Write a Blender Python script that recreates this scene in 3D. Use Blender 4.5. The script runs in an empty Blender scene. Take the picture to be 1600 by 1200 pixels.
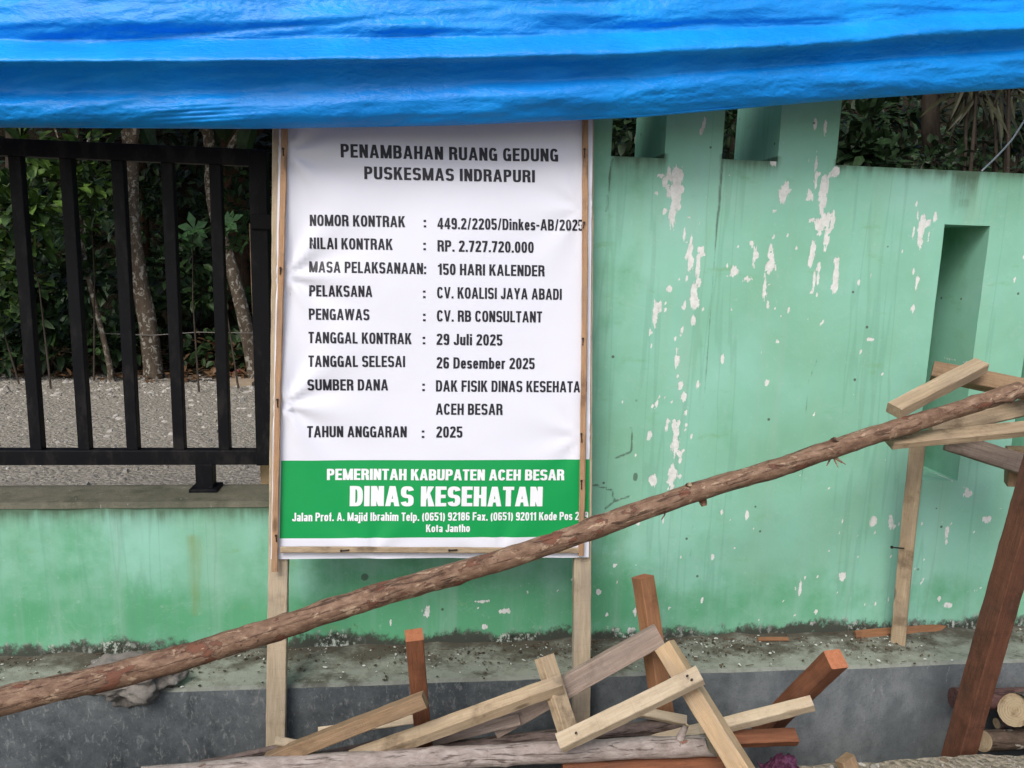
import bpy, math, random
import numpy as np
from mathutils import Vector, Matrix, noise as mnoise

SC = bpy.context.scene
COL = SC.collection
rnd = random.Random(11)
R = math.radians

# ------------------------------------------------------------------ camera
CAM_Y = -2.3
PITCH, YAW, ROLL, FPX = R(9.5), R(6.8), R(1.72), 1200.0
F = Vector((math.sin(YAW)*math.cos(PITCH), math.cos(YAW)*math.cos(PITCH), -math.sin(PITCH)))
R0 = Vector((math.cos(YAW), -math.sin(YAW), 0.0))
U0 = R0.cross(F)
RV = R0*math.cos(ROLL) + U0*math.sin(ROLL)
UV = U0*math.cos(ROLL) - R0*math.sin(ROLL)
cam_d = bpy.data.cameras.new('camera')
cam = bpy.data.objects.new('camera', cam_d)
COL.objects.link(cam)
cam.matrix_world = Matrix(((RV.x, UV.x, -F.x, 0), (RV.y, UV.y, -F.y, CAM_Y), (RV.z, UV.z, -F.z, 0), (0, 0, 0, 1)))
cam_d.sensor_fit = 'HORIZONTAL'
cam_d.sensor_width = 36.0
cam_d.lens = 36.0*FPX/1600.0
cam_d.clip_start = 0.02
cam_d.clip_end = 500.0
SC.camera = cam

# ------------------------------------------------------------------ light
SUN_DIR = Vector((-0.40, -0.72, 0.88)).normalized()      # towards the sun
w = bpy.data.worlds.new('World')
SC.world = w
w.use_nodes = True
wn = w.node_tree
bg = wn.nodes['Background']
sky = wn.nodes.new('ShaderNodeTexSky')
sky.sky_type = 'NISHITA'
sky.sun_disc = False
sky.sun_elevation = math.asin(SUN_DIR.z)
sky.sun_rotation = math.atan2(SUN_DIR.x, SUN_DIR.y)
sky.air_density = 0.9
sky.dust_density = 4.0
sky.ozone_density = 1.0
wn.links.new(sky.outputs[0], bg.inputs[0])
bg.inputs[1].default_value = 0.13
sl = bpy.data.lights.new('sun', 'SUN')
sl.energy = 1.5
sl.angle = R(28)
sl.color = (1.0, 0.98, 0.97)
so = bpy.data.objects.new('sun', sl)
COL.objects.link(so)
so.location = (-3, -5, 8)
so.rotation_euler = (-SUN_DIR).to_track_quat('-Z', 'Y').to_euler()
SC.view_settings.view_transform = 'Standard'
SC.view_settings.look = 'None'
SC.view_settings.exposure = 0.38
SC.view_settings.gamma = 1.0
SC.view_settings.use_curve_mapping = False

# ------------------------------------------------------------------ helpers
def ray(px, py):
    return F*FPX + RV*(px-800.0) - UV*(py-600.0)
def at(px, py, Y):
    d = ray(px, py); t = (Y-CAM_Y)/d.y
    return Vector((d.x*t, Y, d.z*t))
def atz(px, py, z):
    d = ray(px, py); t = z/d.z
    return Vector((d.x*t, CAM_Y+d.y*t, z))

def tag(o, label=None, cat=None, group=None, kind=None):
    if label: o['label'] = label
    if cat: o['category'] = cat
    if group: o['group'] = group
    if kind: o['kind'] = kind
    return o
def empty(name, loc, label, cat, group=None):
    o = bpy.data.objects.new(name, None)
    o.empty_display_size = 0.1
    COL.objects.link(o)
    o.location = loc
    return tag(o, label, cat, group)
def mesh_obj(name, verts, faces, mats, parent=None, mw=None, smooth=False, midx=None):
    me = bpy.data.meshes.new(name)
    me.from_pydata([tuple(v) for v in verts], [], [tuple(f) for f in faces])
    if not isinstance(mats, (list, tuple)): mats = [mats]
    for m in mats: me.materials.append(m)
    if midx is not None: me.polygons.foreach_set('material_index', midx)
    if smooth: me.polygons.foreach_set('use_smooth', [True]*len(me.polygons))
    me.update()
    o = bpy.data.objects.new(name, me)
    COL.objects.link(o)
    if mw is None: mw = Matrix.Identity(4)
    if parent is not None:
        o.parent = parent
        pm = Matrix.Translation(parent.location) if parent.type == 'EMPTY' else parent['_mw_'] if False else parent.matrix_basis
        o.matrix_basis = pm.inverted() @ mw
    else:
        o.matrix_basis = mw
    return o

class MB:
    """collects simple shapes into one mesh"""
    def __init__(s): s.v = []; s.f = []; s.m = []
    def add(s, vs, fs, m=0):
        b = len(s.v); s.v += [Vector(v) for v in vs]
        s.f += [tuple(i+b for i in f) for f in fs]; s.m += [m]*len(fs)
    def box(s, lo, hi, m=0, c=0.0):
        x0, y0, z0 = lo; x1, y1, z1 = hi
        if c <= 0:
            s.add([(x0,y0,z0),(x1,y0,z0),(x1,y1,z0),(x0,y1,z0),(x0,y0,z1),(x1,y0,z1),(x1,y1,z1),(x0,y1,z1)],
                  [(0,3,2,1),(4,5,6,7),(0,1,5,4),(1,2,6,5),(2,3,7,6),(3,0,4,7)], m)
        else:
            import bmesh
            bm = bmesh.new(); bmesh.ops.create_cube(bm, size=1.0)
            for v in bm.verts:
                v.co = Vector((x0 if v.co.x < 0 else x1, y0 if v.co.y < 0 else y1, z0 if v.co.z < 0 else z1))
            bmesh.ops.bevel(bm, geom=list(bm.edges), offset=c, segments=2, affect='EDGES', profile=0.6)
            bm.verts.index_update()
            s.add([v.co.copy() for v in bm.verts], [[v.index for v in f.verts] for f in bm.faces], m)
            bm.free()
    def tube(s, pts, rad, n=8, m=0, cap=True):
        pts = [Vector(p) for p in pts]
        if not hasattr(rad, '__len__'): rad = [rad]*len(pts)
        rings = []
        t0 = (pts[1]-pts[0]).normalized()
        ref = Vector((0,0,1)) if abs(t0.z) < 0.9 else Vector((0,1,0))
        for i, p in enumerate(pts):
            t = (pts[min(i+1,len(pts)-1)]-pts[max(i-1,0)]).normalized()
            a = t.cross(ref).normalized(); b = a.cross(t).normalized()
            rings.append([p + (a*math.cos(2*math.pi*k/n)+b*math.sin(2*math.pi*k/n))*rad[i] for k in range(n)])
        vs = [q for r in rings for q in r]; fs = []
        for i in range(len(pts)-1):
            for k in range(n):
                fs.append((i*n+k, i*n+(k+1)%n, (i+1)*n+(k+1)%n, (i+1)*n+k))
        if cap:
            fs.append(tuple(range(n))); fs.append(tuple((len(pts)-1)*n+k for k in reversed(range(n))))
        s.add(vs, fs, m)
    def build(s, name, mats, parent=None, smooth=False, mw=None):
        if mw is not None:
            inv = mw.inverted(); vs = [inv @ v for v in s.v]
        else: vs = s.v
        return mesh_obj(name, vs, s.f, mats, parent, mw, smooth, s.m)

# ------------------------------------------------------------------ material helpers
def new_mat(name):
    m = bpy.data.materials.new(name); m.use_nodes = True
    return m, m.node_tree, m.node_tree.nodes['Principled BSDF']
def val(nt, sock, v):
    if hasattr(v, 'is_output'): nt.links.new(v, sock)
    elif isinstance(v, (tuple, list)) and len(v) == 3 and sock.type == 'RGBA': sock.default_value = (*v, 1)
    else: sock.default_value = v
def coords(nt, scale=(1,1,1), loc=(0,0,0), rot=(0,0,0), kind='Object', rand=False):
    tc = nt.nodes.new('ShaderNodeTexCoord'); mp = nt.nodes.new('ShaderNodeMapping')
    src = tc.outputs[kind]
    if rand:
        oi = nt.nodes.new('ShaderNodeObjectInfo'); ad = nt.nodes.new('ShaderNodeVectorMath'); ad.operation = 'ADD'
        mu = nt.nodes.new('ShaderNodeMath'); mu.operation = 'MULTIPLY'; mu.inputs[1].default_value = 37.0
        nt.links.new(oi.outputs['Random'], mu.inputs[0])
        nt.links.new(src, ad.inputs[0]); nt.links.new(mu.outputs[0], ad.inputs[1]); src = ad.outputs[0]
    nt.links.new(src, mp.inputs[0])
    mp.inputs['Scale'].default_value = scale; mp.inputs['Location'].default_value = loc; mp.inputs['Rotation'].default_value = rot
    return mp.outputs[0]
def noise(nt, vec, scale, detail=6, rough=0.6, dist=0.0):
    n = nt.nodes.new('ShaderNodeTexNoise')
    nt.links.new(vec, n.inputs['Vector'])
    n.inputs['Scale'].default_value = scale; n.inputs['Detail'].default_value = detail
    n.inputs['Roughness'].default_value = rough; n.inputs['Distortion'].default_value = dist
    return n.outputs['Fac']
def voro(nt, vec, scale, feature='F1', out='Distance'):
    n = nt.nodes.new('ShaderNodeTexVoronoi'); n.feature = feature
    nt.links.new(vec, n.inputs['Vector']); n.inputs['Scale'].default_value = scale
    return n.outputs[out]
def math_(nt, op, a, b=0.0, clamp=False):
    n = nt.nodes.new('ShaderNodeMath'); n.operation = op; n.use_clamp = clamp
    val(nt, n.inputs[0], a); val(nt, n.inputs[1], b)
    return n.outputs[0]
def step(nt, v, lo, hi):
    n = nt.nodes.new('ShaderNodeMapRange'); n.interpolation_type = 'SMOOTHSTEP'
    val(nt, n.inputs[0], v); n.inputs[1].default_value = lo; n.inputs[2].default_value = hi
    return n.outputs[0]
def ramp(nt, fac, stops):
    n = nt.nodes.new('ShaderNodeValToRGB'); e = n.color_ramp.elements
    while len(e) < len(stops): e.new(0.5)
    for el, (p, c) in zip(e, stops): el.position = p; el.color = (*c, 1)
    nt.links.new(fac, n.inputs[0]); return n.outputs[0]
def mix(nt, fac, a, b, blend='MIX'):
    n = nt.nodes.new('ShaderNodeMix'); n.data_type = 'RGBA'; n.blend_type = blend
    val(nt, n.inputs[0], fac); val(nt, n.inputs[6], a); val(nt, n.inputs[7], b)
    return n.outputs[2]
def attr(nt, name):
    n = nt.nodes.new('ShaderNodeAttribute'); n.attribute_name = name; return n.outputs['Fac']
def sep(nt, vec):
    n = nt.nodes.new('ShaderNodeSeparateXYZ'); nt.links.new(vec, n.inputs[0]); return n.outputs
def bump(nt, bsdf, h, strength=0.3, dist=0.01):
    n = nt.nodes.new('ShaderNodeBump'); n.inputs['Strength'].default_value = strength; n.inputs['Distance'].default_value = dist
    nt.links.new(h, n.inputs['Height']); nt.links.new(n.outputs[0], bsdf.inputs['Normal'])
def setb(nt, b, col=None, rough=0.7, spec=0.3, metal=0.0):
    if col is not None: val(nt, b.inputs['Base Color'], col)
    val(nt, b.inputs['Roughness'], rough); b.inputs['Specular IOR Level'].default_value = spec; b.inputs['Metallic'].default_value = metal

def wood_mat(name, light, dark, stain=(0.08,0.05,0.03), stain_amt=0.5, rough=0.75):
    m, nt, b = new_mat(name)
    v = coords(nt, (2.2, 30, 30), rand=True); v2 = coords(nt, (1,1,1), rand=True)
    g = noise(nt, v, 3.0, 8, 0.65, 0.4)
    fine = noise(nt, coords(nt, (6, 160, 160), rand=True), 3.0, 3, 0.6)
    blot = noise(nt, v2, 9.0, 6, 0.65)
    c = ramp(nt, g, [(0.28, dark), (0.5, tuple((a+b_)/2 for a, b_ in zip(light, dark))), (0.68, light)])
    c = mix(nt, math_(nt, 'MULTIPLY', step(nt, blot, 0.50, 0.70), stain_amt), c, stain)
    c = mix(nt, math_(nt, 'MULTIPLY', step(nt, fine, 0.52, 0.7), 0.35), c, tuple(x*0.45 for x in dark))
    kn = voro(nt, coords(nt, (5, 16, 16), rand=True), 1.0)
    c = mix(nt, math_(nt, 'MULTIPLY', step(nt, kn, 0.16, 0.06), 0.75), c, tuple(x*0.3 for x in dark))
    saw = noise(nt, coords(nt, (140, 3, 3), rand=True), 2.0, 3, 0.6)
    c = mix(nt, math_(nt, 'MULTIPLY', step(nt, saw, 0.56, 0.72), 0.17), c, tuple(x*0.5 for x in dark))
    gw = noise(nt, coords(nt, (3, 9, 9), (5,5,5), rand=True), 1.2, 6, 0.65)
    c = mix(nt, math_(nt, 'MULTIPLY', step(nt, gw, 0.48, 0.68), 0.45), c, tuple(0.55*x+0.45*sum(dark)/3*0.8 for x in dark))
    oi = nt.nodes.new('ShaderNodeObjectInfo')
    hs = nt.nodes.new('ShaderNodeHueSaturation')
    nt.links.new(c, hs.inputs['Color'])
    mr = nt.nodes.new('ShaderNodeMapRange'); nt.links.new(oi.outputs['Random'], mr.inputs[0])
    mr.inputs[3].default_value = 0.82; mr.inputs[4].default_value = 1.12
    nt.links.new(mr.outputs[0], hs.inputs['Value'])
    setb(nt, b, hs.outputs[0], rough, 0.25)
    bump(nt, b, math_(nt, 'ADD', math_(nt, 'ADD', math_(nt, 'MULTIPLY', g, 0.7), fine), math_(nt, 'MULTIPLY', saw, 0.5)), 0.55, 0.004)
    return m
W_PALE = wood_mat('pale_timber', (0.50,0.395,0.265), (0.32,0.235,0.145), (0.11,0.075,0.045), 0.75)
W_CREAM = wood_mat('cream_timber', (0.55,0.46,0.335), (0.42,0.335,0.225), (0.21,0.155,0.10), 0.5)
W_OCHRE = wood_mat('ochre_timber', (0.52,0.385,0.235), (0.38,0.265,0.15), (0.22,0.12,0.05), 0.4)
W_BROWN = wood_mat('brown_timber', (0.33,0.23,0.14), (0.21,0.135,0.075), (0.09,0.055,0.03), 0.5)
W_GREY = wood_mat('grey_timber', (0.36,0.29,0.24), (0.22,0.165,0.13), (0.09,0.06,0.045), 0.6)
W_RED = wood_mat('red_timber', (0.27,0.11,0.055), (0.155,0.06,0.031), (0.05,0.022,0.014), 0.5, 0.65)
W_RUST = wood_mat('rust_brown_timber', (0.34,0.17,0.085), (0.22,0.105,0.05), (0.09,0.04,0.02), 0.5, 0.65)
W_REDD = wood_mat('dark_red_timber', (0.165,0.070,0.040), (0.10,0.042,0.025), (0.03,0.016,0.011), 0.6, 0.6)
W_REDEND = wood_mat('red_timber_end', (0.50,0.20,0.10), (0.36,0.13,0.06), (0.2,0.07,0.04), 0.3)
W_LATH = wood_mat('lath_timber', (0.52,0.33,0.19), (0.36,0.21,0.115), (0.12,0.06,0.035), 0.7)
def cut_mat():
    m, nt, b = new_mat('cut_log_end')
    X, Y, Z = sep(nt, coords(nt))[:3]
    r = math_(nt, 'SQRT', math_(nt, 'ADD', math_(nt, 'MULTIPLY', Y, Y), math_(nt, 'MULTIPLY', Z, Z)))
    n = noise(nt, coords(nt, rand=True), 30, 6, 0.65)
    w_ = math_(nt, 'SINE', math_(nt, 'ADD', math_(nt, 'MULTIPLY', r, 900.0), math_(nt, 'MULTIPLY', n, 9.0)))
    c = mix(nt, step(nt, w_, -0.9, 0.9), (0.36,0.285,0.185), (0.38,0.30,0.195))
    c = mix(nt, math_(nt, 'MULTIPLY', step(nt, n, 0.48, 0.66), 0.75), c, (0.17,0.11,0.065))
    c = mix(nt, math_(nt, 'MULTIPLY', step(nt, noise(nt, coords(nt, (1,1,1), (3,3,3), rand=True), 14, 4, 0.6), 0.5, 0.62), 0.5), c, (0.26,0.18,0.11))
    setb(nt, b, c, 0.85, 0.15); bump(nt, b, math_(nt, 'ADD', math_(nt, 'MULTIPLY', w_, 0.2), n), 0.5, 0.003)
    return m
W_CUT = cut_mat()

def bark_mat(name, cols, patch, crack, patch_lo=0.56, gloss=0.6, pale=None):
    m, nt, b = new_mat(name)
    v = coords(nt, (15, 30, 30), rand=True)
    a = noise(nt, v, 1.6, 9, 0.72, 0.3)
    c = ramp(nt, a, [(0.3, cols[0]), (0.5, cols[1]), (0.7, cols[2])])
    p = noise(nt, coords(nt, (13, 24, 24), (3,1,0), rand=True), 1.0, 8, 0.66, 0.3)
    c = mix(nt, step(nt, p, patch_lo, patch_lo+0.04), c, patch)
    rim = math_(nt, 'ABSOLUTE', math_(nt, 'SUBTRACT', p, patch_lo+0.015))
    c = mix(nt, math_(nt, 'MULTIPLY', step(nt, rim, 0.022, 0.006), 0.6), c, tuple(x*0.35 for x in cols[0]))
    if pale:
        q = noise(nt, coords(nt, (16, 30, 30), (13,5,2), rand=True), 1.3, 7, 0.66, 0.4)
        c = mix(nt, math_(nt, 'MULTIPLY', step(nt, q, 0.57, 0.64), 0.75), c, pale)
    cr = noise(nt, coords(nt, (6, 60, 60), (7,3,1), rand=True), 1.5, 5, 0.6, 1.2)
    c = mix(nt, math_(nt, 'MULTIPLY', step(nt, cr, 0.57, 0.66), 0.8), c, crack)
    setb(nt, b, c, gloss, 0.3)
    bump(nt, b, math_(nt, 'SUBTRACT', math_(nt, 'ADD', a, p), math_(nt, 'MULTIPLY', step(nt, cr, 0.55, 0.66), 0.5)), 0.7, 0.006)
    return m
BARK_POLE = bark_mat('pole_bark', ((0.095,0.052,0.033),(0.185,0.112,0.072),(0.31,0.215,0.148)), (0.15,0.062,0.037), (0.04,0.022,0.015), 0.56, 0.65, (0.42,0.31,0.21))
BARK_GREY = bark_mat('grey_log_bark', ((0.19,0.155,0.135),(0.31,0.265,0.24),(0.43,0.385,0.355)), (0.24,0.10,0.055), (0.07,0.045,0.035), 0.66, 0.8)
BARK_DARK = bark_mat('dark_log_bark', ((0.06,0.045,0.04),(0.12,0.09,0.08),(0.19,0.15,0.135)), (0.09,0.05,0.035), (0.03,0.02,0.015), 0.62, 0.8)
BARK_MAROON = bark_mat('maroon_log_bark', ((0.06,0.028,0.026),(0.10,0.05,0.046),(0.15,0.08,0.07)), (0.07,0.03,0.025), (0.03,0.015,0.012), 0.64, 0.7)
BARK_STRIPE = bark_mat('flaky_log_bark', ((0.05,0.035,0.025),(0.10,0.07,0.05),(0.16,0.12,0.09)), (0.45,0.40,0.33), (0.03,0.02,0.015), 0.58, 0.8)

def trunk_mat(name, base, spot, spot_lo):
    m, nt, b = new_mat(name)
    a = noise(nt, coords(nt, (1,1,0.45), rand=True), 16, 8, 0.7)
    c = ramp(nt, a, [(0.3, tuple(x*0.45 for x in base)), (0.65, base)])
    s = noise(nt, coords(nt, (1,1,0.8), (4,2,1), rand=True), 26, 5, 0.65, 0.5)
    c = mix(nt, step(nt, s, spot_lo, spot_lo+0.07), c, spot)
    setb(nt, b, c, 0.9, 0.1); bump(nt, b, a, 0.8, 0.02)
    return m
T_SPOT = trunk_mat('lichen_trunk', (0.12,0.095,0.07), (0.30,0.285,0.24), 0.52)
T_BROWN = trunk_mat('brown_trunk', (0.11,0.065,0.04), (0.17,0.13,0.095), 0.66)
T_DARK = trunk_mat('dark_trunk', (0.055,0.045,0.035), (0.10,0.09,0.075), 0.64)

def leaf_mat(name, a, b_):
    m, nt, b = new_mat(name)
    oi = noise(nt, coords(nt), 6.0, 3, 0.6)
    f = noise(nt, coords(nt), 31.0, 2, 0.5)
    c = ramp(nt, math_(nt, 'ADD', math_(nt,'MULTIPLY',oi,0.5), math_(nt,'MULTIPLY',f,0.5)), [(0.35, a), (0.62, b_)])
    setb(nt, b, c, 0.5, 0.3)
    return m
L_BRIGHT = leaf_mat('bright_leaf', (0.026,0.062,0.012), (0.09,0.165,0.028))
L_MID = leaf_mat('mid_leaf', (0.012,0.029,0.009), (0.043,0.085,0.024))
L_DARK = leaf_mat('dark_leaf', (0.005,0.014,0.005), (0.020,0.046,0.015))
L_BLUE = leaf_mat('palmate_leaf', (0.014,0.042,0.013), (0.036,0.09,0.028))
L_DRY = leaf_mat('dry_leaf', (0.06,0.03,0.015), (0.17,0.10,0.05))
L_OLIVE = leaf_mat('olive_leaf', (0.014,0.015,0.006), (0.034,0.036,0.013))

def plain(name, col, rough=0.6, spec=0.3, metal=0.0, nz=None):
    m, nt, b = new_mat(name)
    c = col
    if nz:
        n = noise(nt, coords(nt), nz[0], 6, 0.65)
        c = mix(nt, math_(nt, 'MULTIPLY', step(nt, n, 0.42, 0.68), nz[1]), col, nz[2])
    setb(nt, b, c, rough, spec, metal)
    return m

# painted wall ---------------------------------------------------------------
def wall_mat():
    m, nt, b = new_mat('mint_wall_paint')
    o = coords(nt); X, Y, Z = sep(nt, o)[:3]
    big = noise(nt, o, 2.1, 5, 0.55)
    vert = noise(nt, coords(nt, (6, 6, 0.9)), 2.2, 6, 0.6)
    med = noise(nt, o, 9.0, 6, 0.6)
    mint = ramp(nt, big, [(0.34, (0.205,0.45,0.31)), (0.52, (0.24,0.525,0.395)), (0.68, (0.285,0.57,0.46))])
    mint = mix(nt, math_(nt, 'MULTIPLY', step(nt, vert, 0.45, 0.72), 0.5), mint, (0.25,0.50,0.345))
    mint = mix(nt, math_(nt, 'MULTIPLY', step(nt, med, 0.55, 0.75), 0.3), mint, (0.36,0.56,0.50))
    # the older, greener coat low on the wall, plus painted shade below the banner
    h = math_(nt, 'ADD', attr(nt, 'coat_and_shade'), math_(nt, 'MULTIPLY', math_(nt, 'SUBTRACT', med, 0.5), 1.3))
    h = math_(nt, 'ADD', h, math_(nt, 'MULTIPLY', math_(nt, 'SUBTRACT', noise(nt, coords(nt,(1,1,0.8),(7,7,7)), 3.3, 6, 0.6), 0.5), 1.5))
    h = math_(nt, 'ADD', h, math_(nt, 'MULTIPLY', math_(nt, 'SUBTRACT', vert, 0.5), 0.7))
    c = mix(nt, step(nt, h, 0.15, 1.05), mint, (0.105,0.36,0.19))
    gs = noise(nt, coords(nt, (3, 3, 7)), 2.0, 6, 0.62)
    c = mix(nt, math_(nt, 'MULTIPLY', step(nt, gs, 0.60, 0.72), 0.45), c, (0.17,0.38,0.16))
    band = noise(nt, coords(nt, (5, 5, 0.12), (3,0,0)), 1.6, 5, 0.6)
    c = mix(nt, math_(nt, 'MULTIPLY', step(nt, band, 0.52, 0.70), 0.35), c, (0.30,0.47,0.39))
    vl = math_(nt, 'ABSOLUTE', math_(nt, 'SUBTRACT', noise(nt, coords(nt, (3.2, 3.2, 0.16), (1,4,2)), 1.6, 4, 0.6), 0.5))
    c = mix(nt, math_(nt, 'MULTIPLY', step(nt, vl, 0.014, 0.002), 0.22), c, (0.13,0.30,0.21))
    # scuffs
    sc = noise(nt, coords(nt, (1,1,1), (9,2,4)), 38, 4, 0.7)
    c = mix(nt, math_(nt, 'MULTIPLY', step(nt, sc, 0.60, 0.72), 0.28), c, (0.42,0.60,0.52))
    hair = noise(nt, coords(nt, (1,1,1), (1,7,3)), 3.4, 7, 0.62, 1.6)
    hl = math_(nt, 'ABSOLUTE', math_(nt, 'SUBTRACT', hair, 0.5))
    c = mix(nt, math_(nt, 'MULTIPLY', step(nt, hl, 0.006, 0.001), 0.12), c, (0.46,0.58,0.50))
    # runs of dirt under ledges
    streak = noise(nt, coords(nt, (30, 30, 1.8)), 1.2, 6, 0.65)
    gr = math_(nt, 'MULTIPLY', attr(nt, 'grime'), math_(nt, 'ADD', streak, 0.18))
    gr = math_(nt, 'MULTIPLY', gr, math_(nt, 'ADD', 0.45, med))
    c = mix(nt, math_(nt, 'MULTIPLY', step(nt, gr, 0.12, 0.75), 0.9), c, (0.075,0.125,0.075))
    # peeled paint down to white plaster
    tear = noise(nt, coords(nt, (1.7, 1.7, 0.55)), 46, 8, 0.74, 0.5)
    tear2 = noise(nt, coords(nt, (1.7, 1.7, 0.8), (2,5,1)), 17, 5, 0.6)
    pf = math_(nt, 'ADD', attr(nt, 'peel'), math_(nt, 'MULTIPLY', math_(nt, 'SUBTRACT', tear, 0.5), 2.0))
    pf = math_(nt, 'ADD', pf, math_(nt, 'MULTIPLY', math_(nt, 'SUBTRACT', tear2, 0.5), 1.1))
    pm = step(nt, pf, 0.60, 0.63)
    pcol = ramp(nt, noise(nt, o, 60, 4, 0.6), [(0.3, (0.58,0.60,0.56)), (0.6, (0.74,0.755,0.73))])
    c = mix(nt, pm, c, pcol)
    # pock marks
    vd = voro(nt, coords(nt, (1,1,1), (3,3,3)), 13.0)
    vs = noise(nt, coords(nt, (1,1,1), (5,5,5)), 4.0, 2, 0.5)
    pk = math_(nt, 'MULTIPLY', step(nt, vd, 0.075, 0.045), step(nt, vs, 0.52, 0.56))
    c = mix(nt, math_(nt, 'MULTIPLY', pk, 0.8), c, (0.055,0.06,0.05))
    # cracks
    ck = math_(nt, 'ADD', attr(nt, 'crack'), math_(nt, 'MULTIPLY', math_(nt, 'SUBTRACT', tear, 0.5), 0.9))
    c = mix(nt, math_(nt, 'MULTIPLY', step(nt, ck, 0.42, 0.8), 0.7), c, (0.06,0.075,0.06))
    # black mould and blown plaster along the foot
    mz = noise(nt, coords(nt, (1, 1, 1), (0,0,6)), 7.0, 7, 0.65)
    mf = noise(nt, coords(nt, (1, 1, 0.7)), 55, 5, 0.7)
    hz = math_(nt, 'ADD', math_(nt, 'ADD', Z, 1.208), math_(nt, 'MULTIPLY', math_(nt, 'SUBTRACT', mz, 0.5), -0.17))
    hz = math_(nt, 'ADD', hz, math_(nt, 'MULTIPLY', math_(nt, 'SUBTRACT', mf, 0.5), -0.09))
    mold = step(nt, hz, 0.020, -0.010)
    mcol = ramp(nt, mf, [(0.42, (0.026,0.031,0.024)), (0.52, (0.07,0.082,0.062)), (0.56, (0.38,0.43,0.38)), (0.68, (0.60,0.65,0.59))])
    mlow = mix(nt, step(nt, noise(nt, o, 5.0, 4, 0.6), 0.45, 0.62), (0.055,0.064,0.05), mcol)
    c = mix(nt, mold, c, mlow)
    # rusty run
    c = mix(nt, math_(nt, 'MULTIPLY', step(nt, math_(nt, 'ADD', attr(nt, 'rust'), math_(nt, 'MULTIPLY', math_(nt, 'SUBTRACT', vert, 0.5), 2.2)), 0.35, 1.2), 0.55), c, (0.22,0.26,0.06))
    rg = math_(nt, 'SUBTRACT', 0.62, math_(nt, 'MULTIPLY', pm, -0.25))
    setb(nt, b, c, rg, 0.25)
    hgt = math_(nt, 'SUBTRACT', math_(nt, 'ADD', math_(nt, 'MULTIPLY', med, 1.0), math_(nt, 'MULTIPLY', noise(nt, o, 150, 3, 0.6), 0.12)), math_(nt, 'MULTIPLY', pm, 0.7))
    bump(nt, b, hgt, 0.45, 0.006)
    return m
WALL = wall_mat()

def concrete_mat(name, a, b_, dark, scratch, light_face=None):
    m, nt, b = new_mat(name)
    o = coords(nt)
    n1 = noise(nt, o, 3.0, 8, 0.65); n2 = noise(nt, o, 22, 7, 0.68)
    c = ramp(nt, math_(nt, 'ADD', math_(nt,'MULTIPLY',n1,0.6), math_(nt,'MULTIPLY',n2,0.4)), [(0.36, a), (0.62, b_)])
    c = mix(nt, math_(nt, 'MULTIPLY', step(nt, noise(nt, coords(nt,(1,1,0.5),(4,0,2)), 5.5, 7, 0.7), 0.52, 0.66), 0.7), c, dark)
    sv = noise(nt, coords(nt, (1.5, 1.5, 0.55), (2,2,0)), 30, 5, 0.62, 0.7)
    c = mix(nt, math_(nt, 'MULTIPLY', step(nt, sv, 0.64, 0.72), scratch), c, (0.34,0.36,0.35))
    if light_face:
        xx = math_(nt, 'ADD', sep(nt, o)[0], math_(nt, 'MULTIPLY', math_(nt, 'SUBTRACT', n1, 0.5), 2.5))
        c = mix(nt, step(nt, xx, 0.1, 1.3), c, mix(nt, 0.42, c, mix(nt, step(nt, noise(nt, coords(nt,(1,1,0.6),(3,8,8)), 6.5, 7, 0.68), 0.38, 0.66), (0.15,0.17,0.175), (0.33,0.355,0.36))))
        wv_ = noise(nt, coords(nt, (1.5, 1.5, 0.7), (5,1,0)), 52, 6, 0.7, 0.6)
        c = mix(nt, math_(nt, 'MULTIPLY', math_(nt, 'MULTIPLY', step(nt, wv_, 0.53, 0.66), step(nt, xx, 0.5, -0.3)), 0.5), c, (0.30,0.32,0.31))
    fine = noise(nt, o, 180, 3, 0.6)
    c = mix(nt, math_(nt, 'MULTIPLY', step(nt, fine, 0.5, 0.7), 0.25), c, tuple(x*0.5 for x in a))
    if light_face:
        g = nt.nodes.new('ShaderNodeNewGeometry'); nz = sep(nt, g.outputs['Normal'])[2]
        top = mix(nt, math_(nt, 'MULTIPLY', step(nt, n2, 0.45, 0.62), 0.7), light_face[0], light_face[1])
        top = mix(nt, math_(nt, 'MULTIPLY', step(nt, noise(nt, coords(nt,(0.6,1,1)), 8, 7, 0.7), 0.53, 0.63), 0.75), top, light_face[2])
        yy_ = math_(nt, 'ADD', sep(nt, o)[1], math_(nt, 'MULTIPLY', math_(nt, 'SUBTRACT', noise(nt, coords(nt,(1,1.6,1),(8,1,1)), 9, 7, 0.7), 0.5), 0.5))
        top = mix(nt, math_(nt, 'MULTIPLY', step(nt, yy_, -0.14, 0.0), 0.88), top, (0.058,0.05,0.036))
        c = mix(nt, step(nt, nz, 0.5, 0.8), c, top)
    setb(nt, b, c, 0.82, 0.2)
    bump(nt, b, math_(nt, 'ADD', n2, math_(nt, 'MULTIPLY', fine, 0.4)), 0.5, 0.006)
    return m
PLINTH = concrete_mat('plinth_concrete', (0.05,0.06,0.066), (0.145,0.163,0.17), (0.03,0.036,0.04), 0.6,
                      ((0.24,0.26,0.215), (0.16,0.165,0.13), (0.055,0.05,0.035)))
COPING = concrete_mat('coping_concrete', (0.075,0.08,0.055), (0.16,0.15,0.112), (0.045,0.052,0.03), 0.5)
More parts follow.
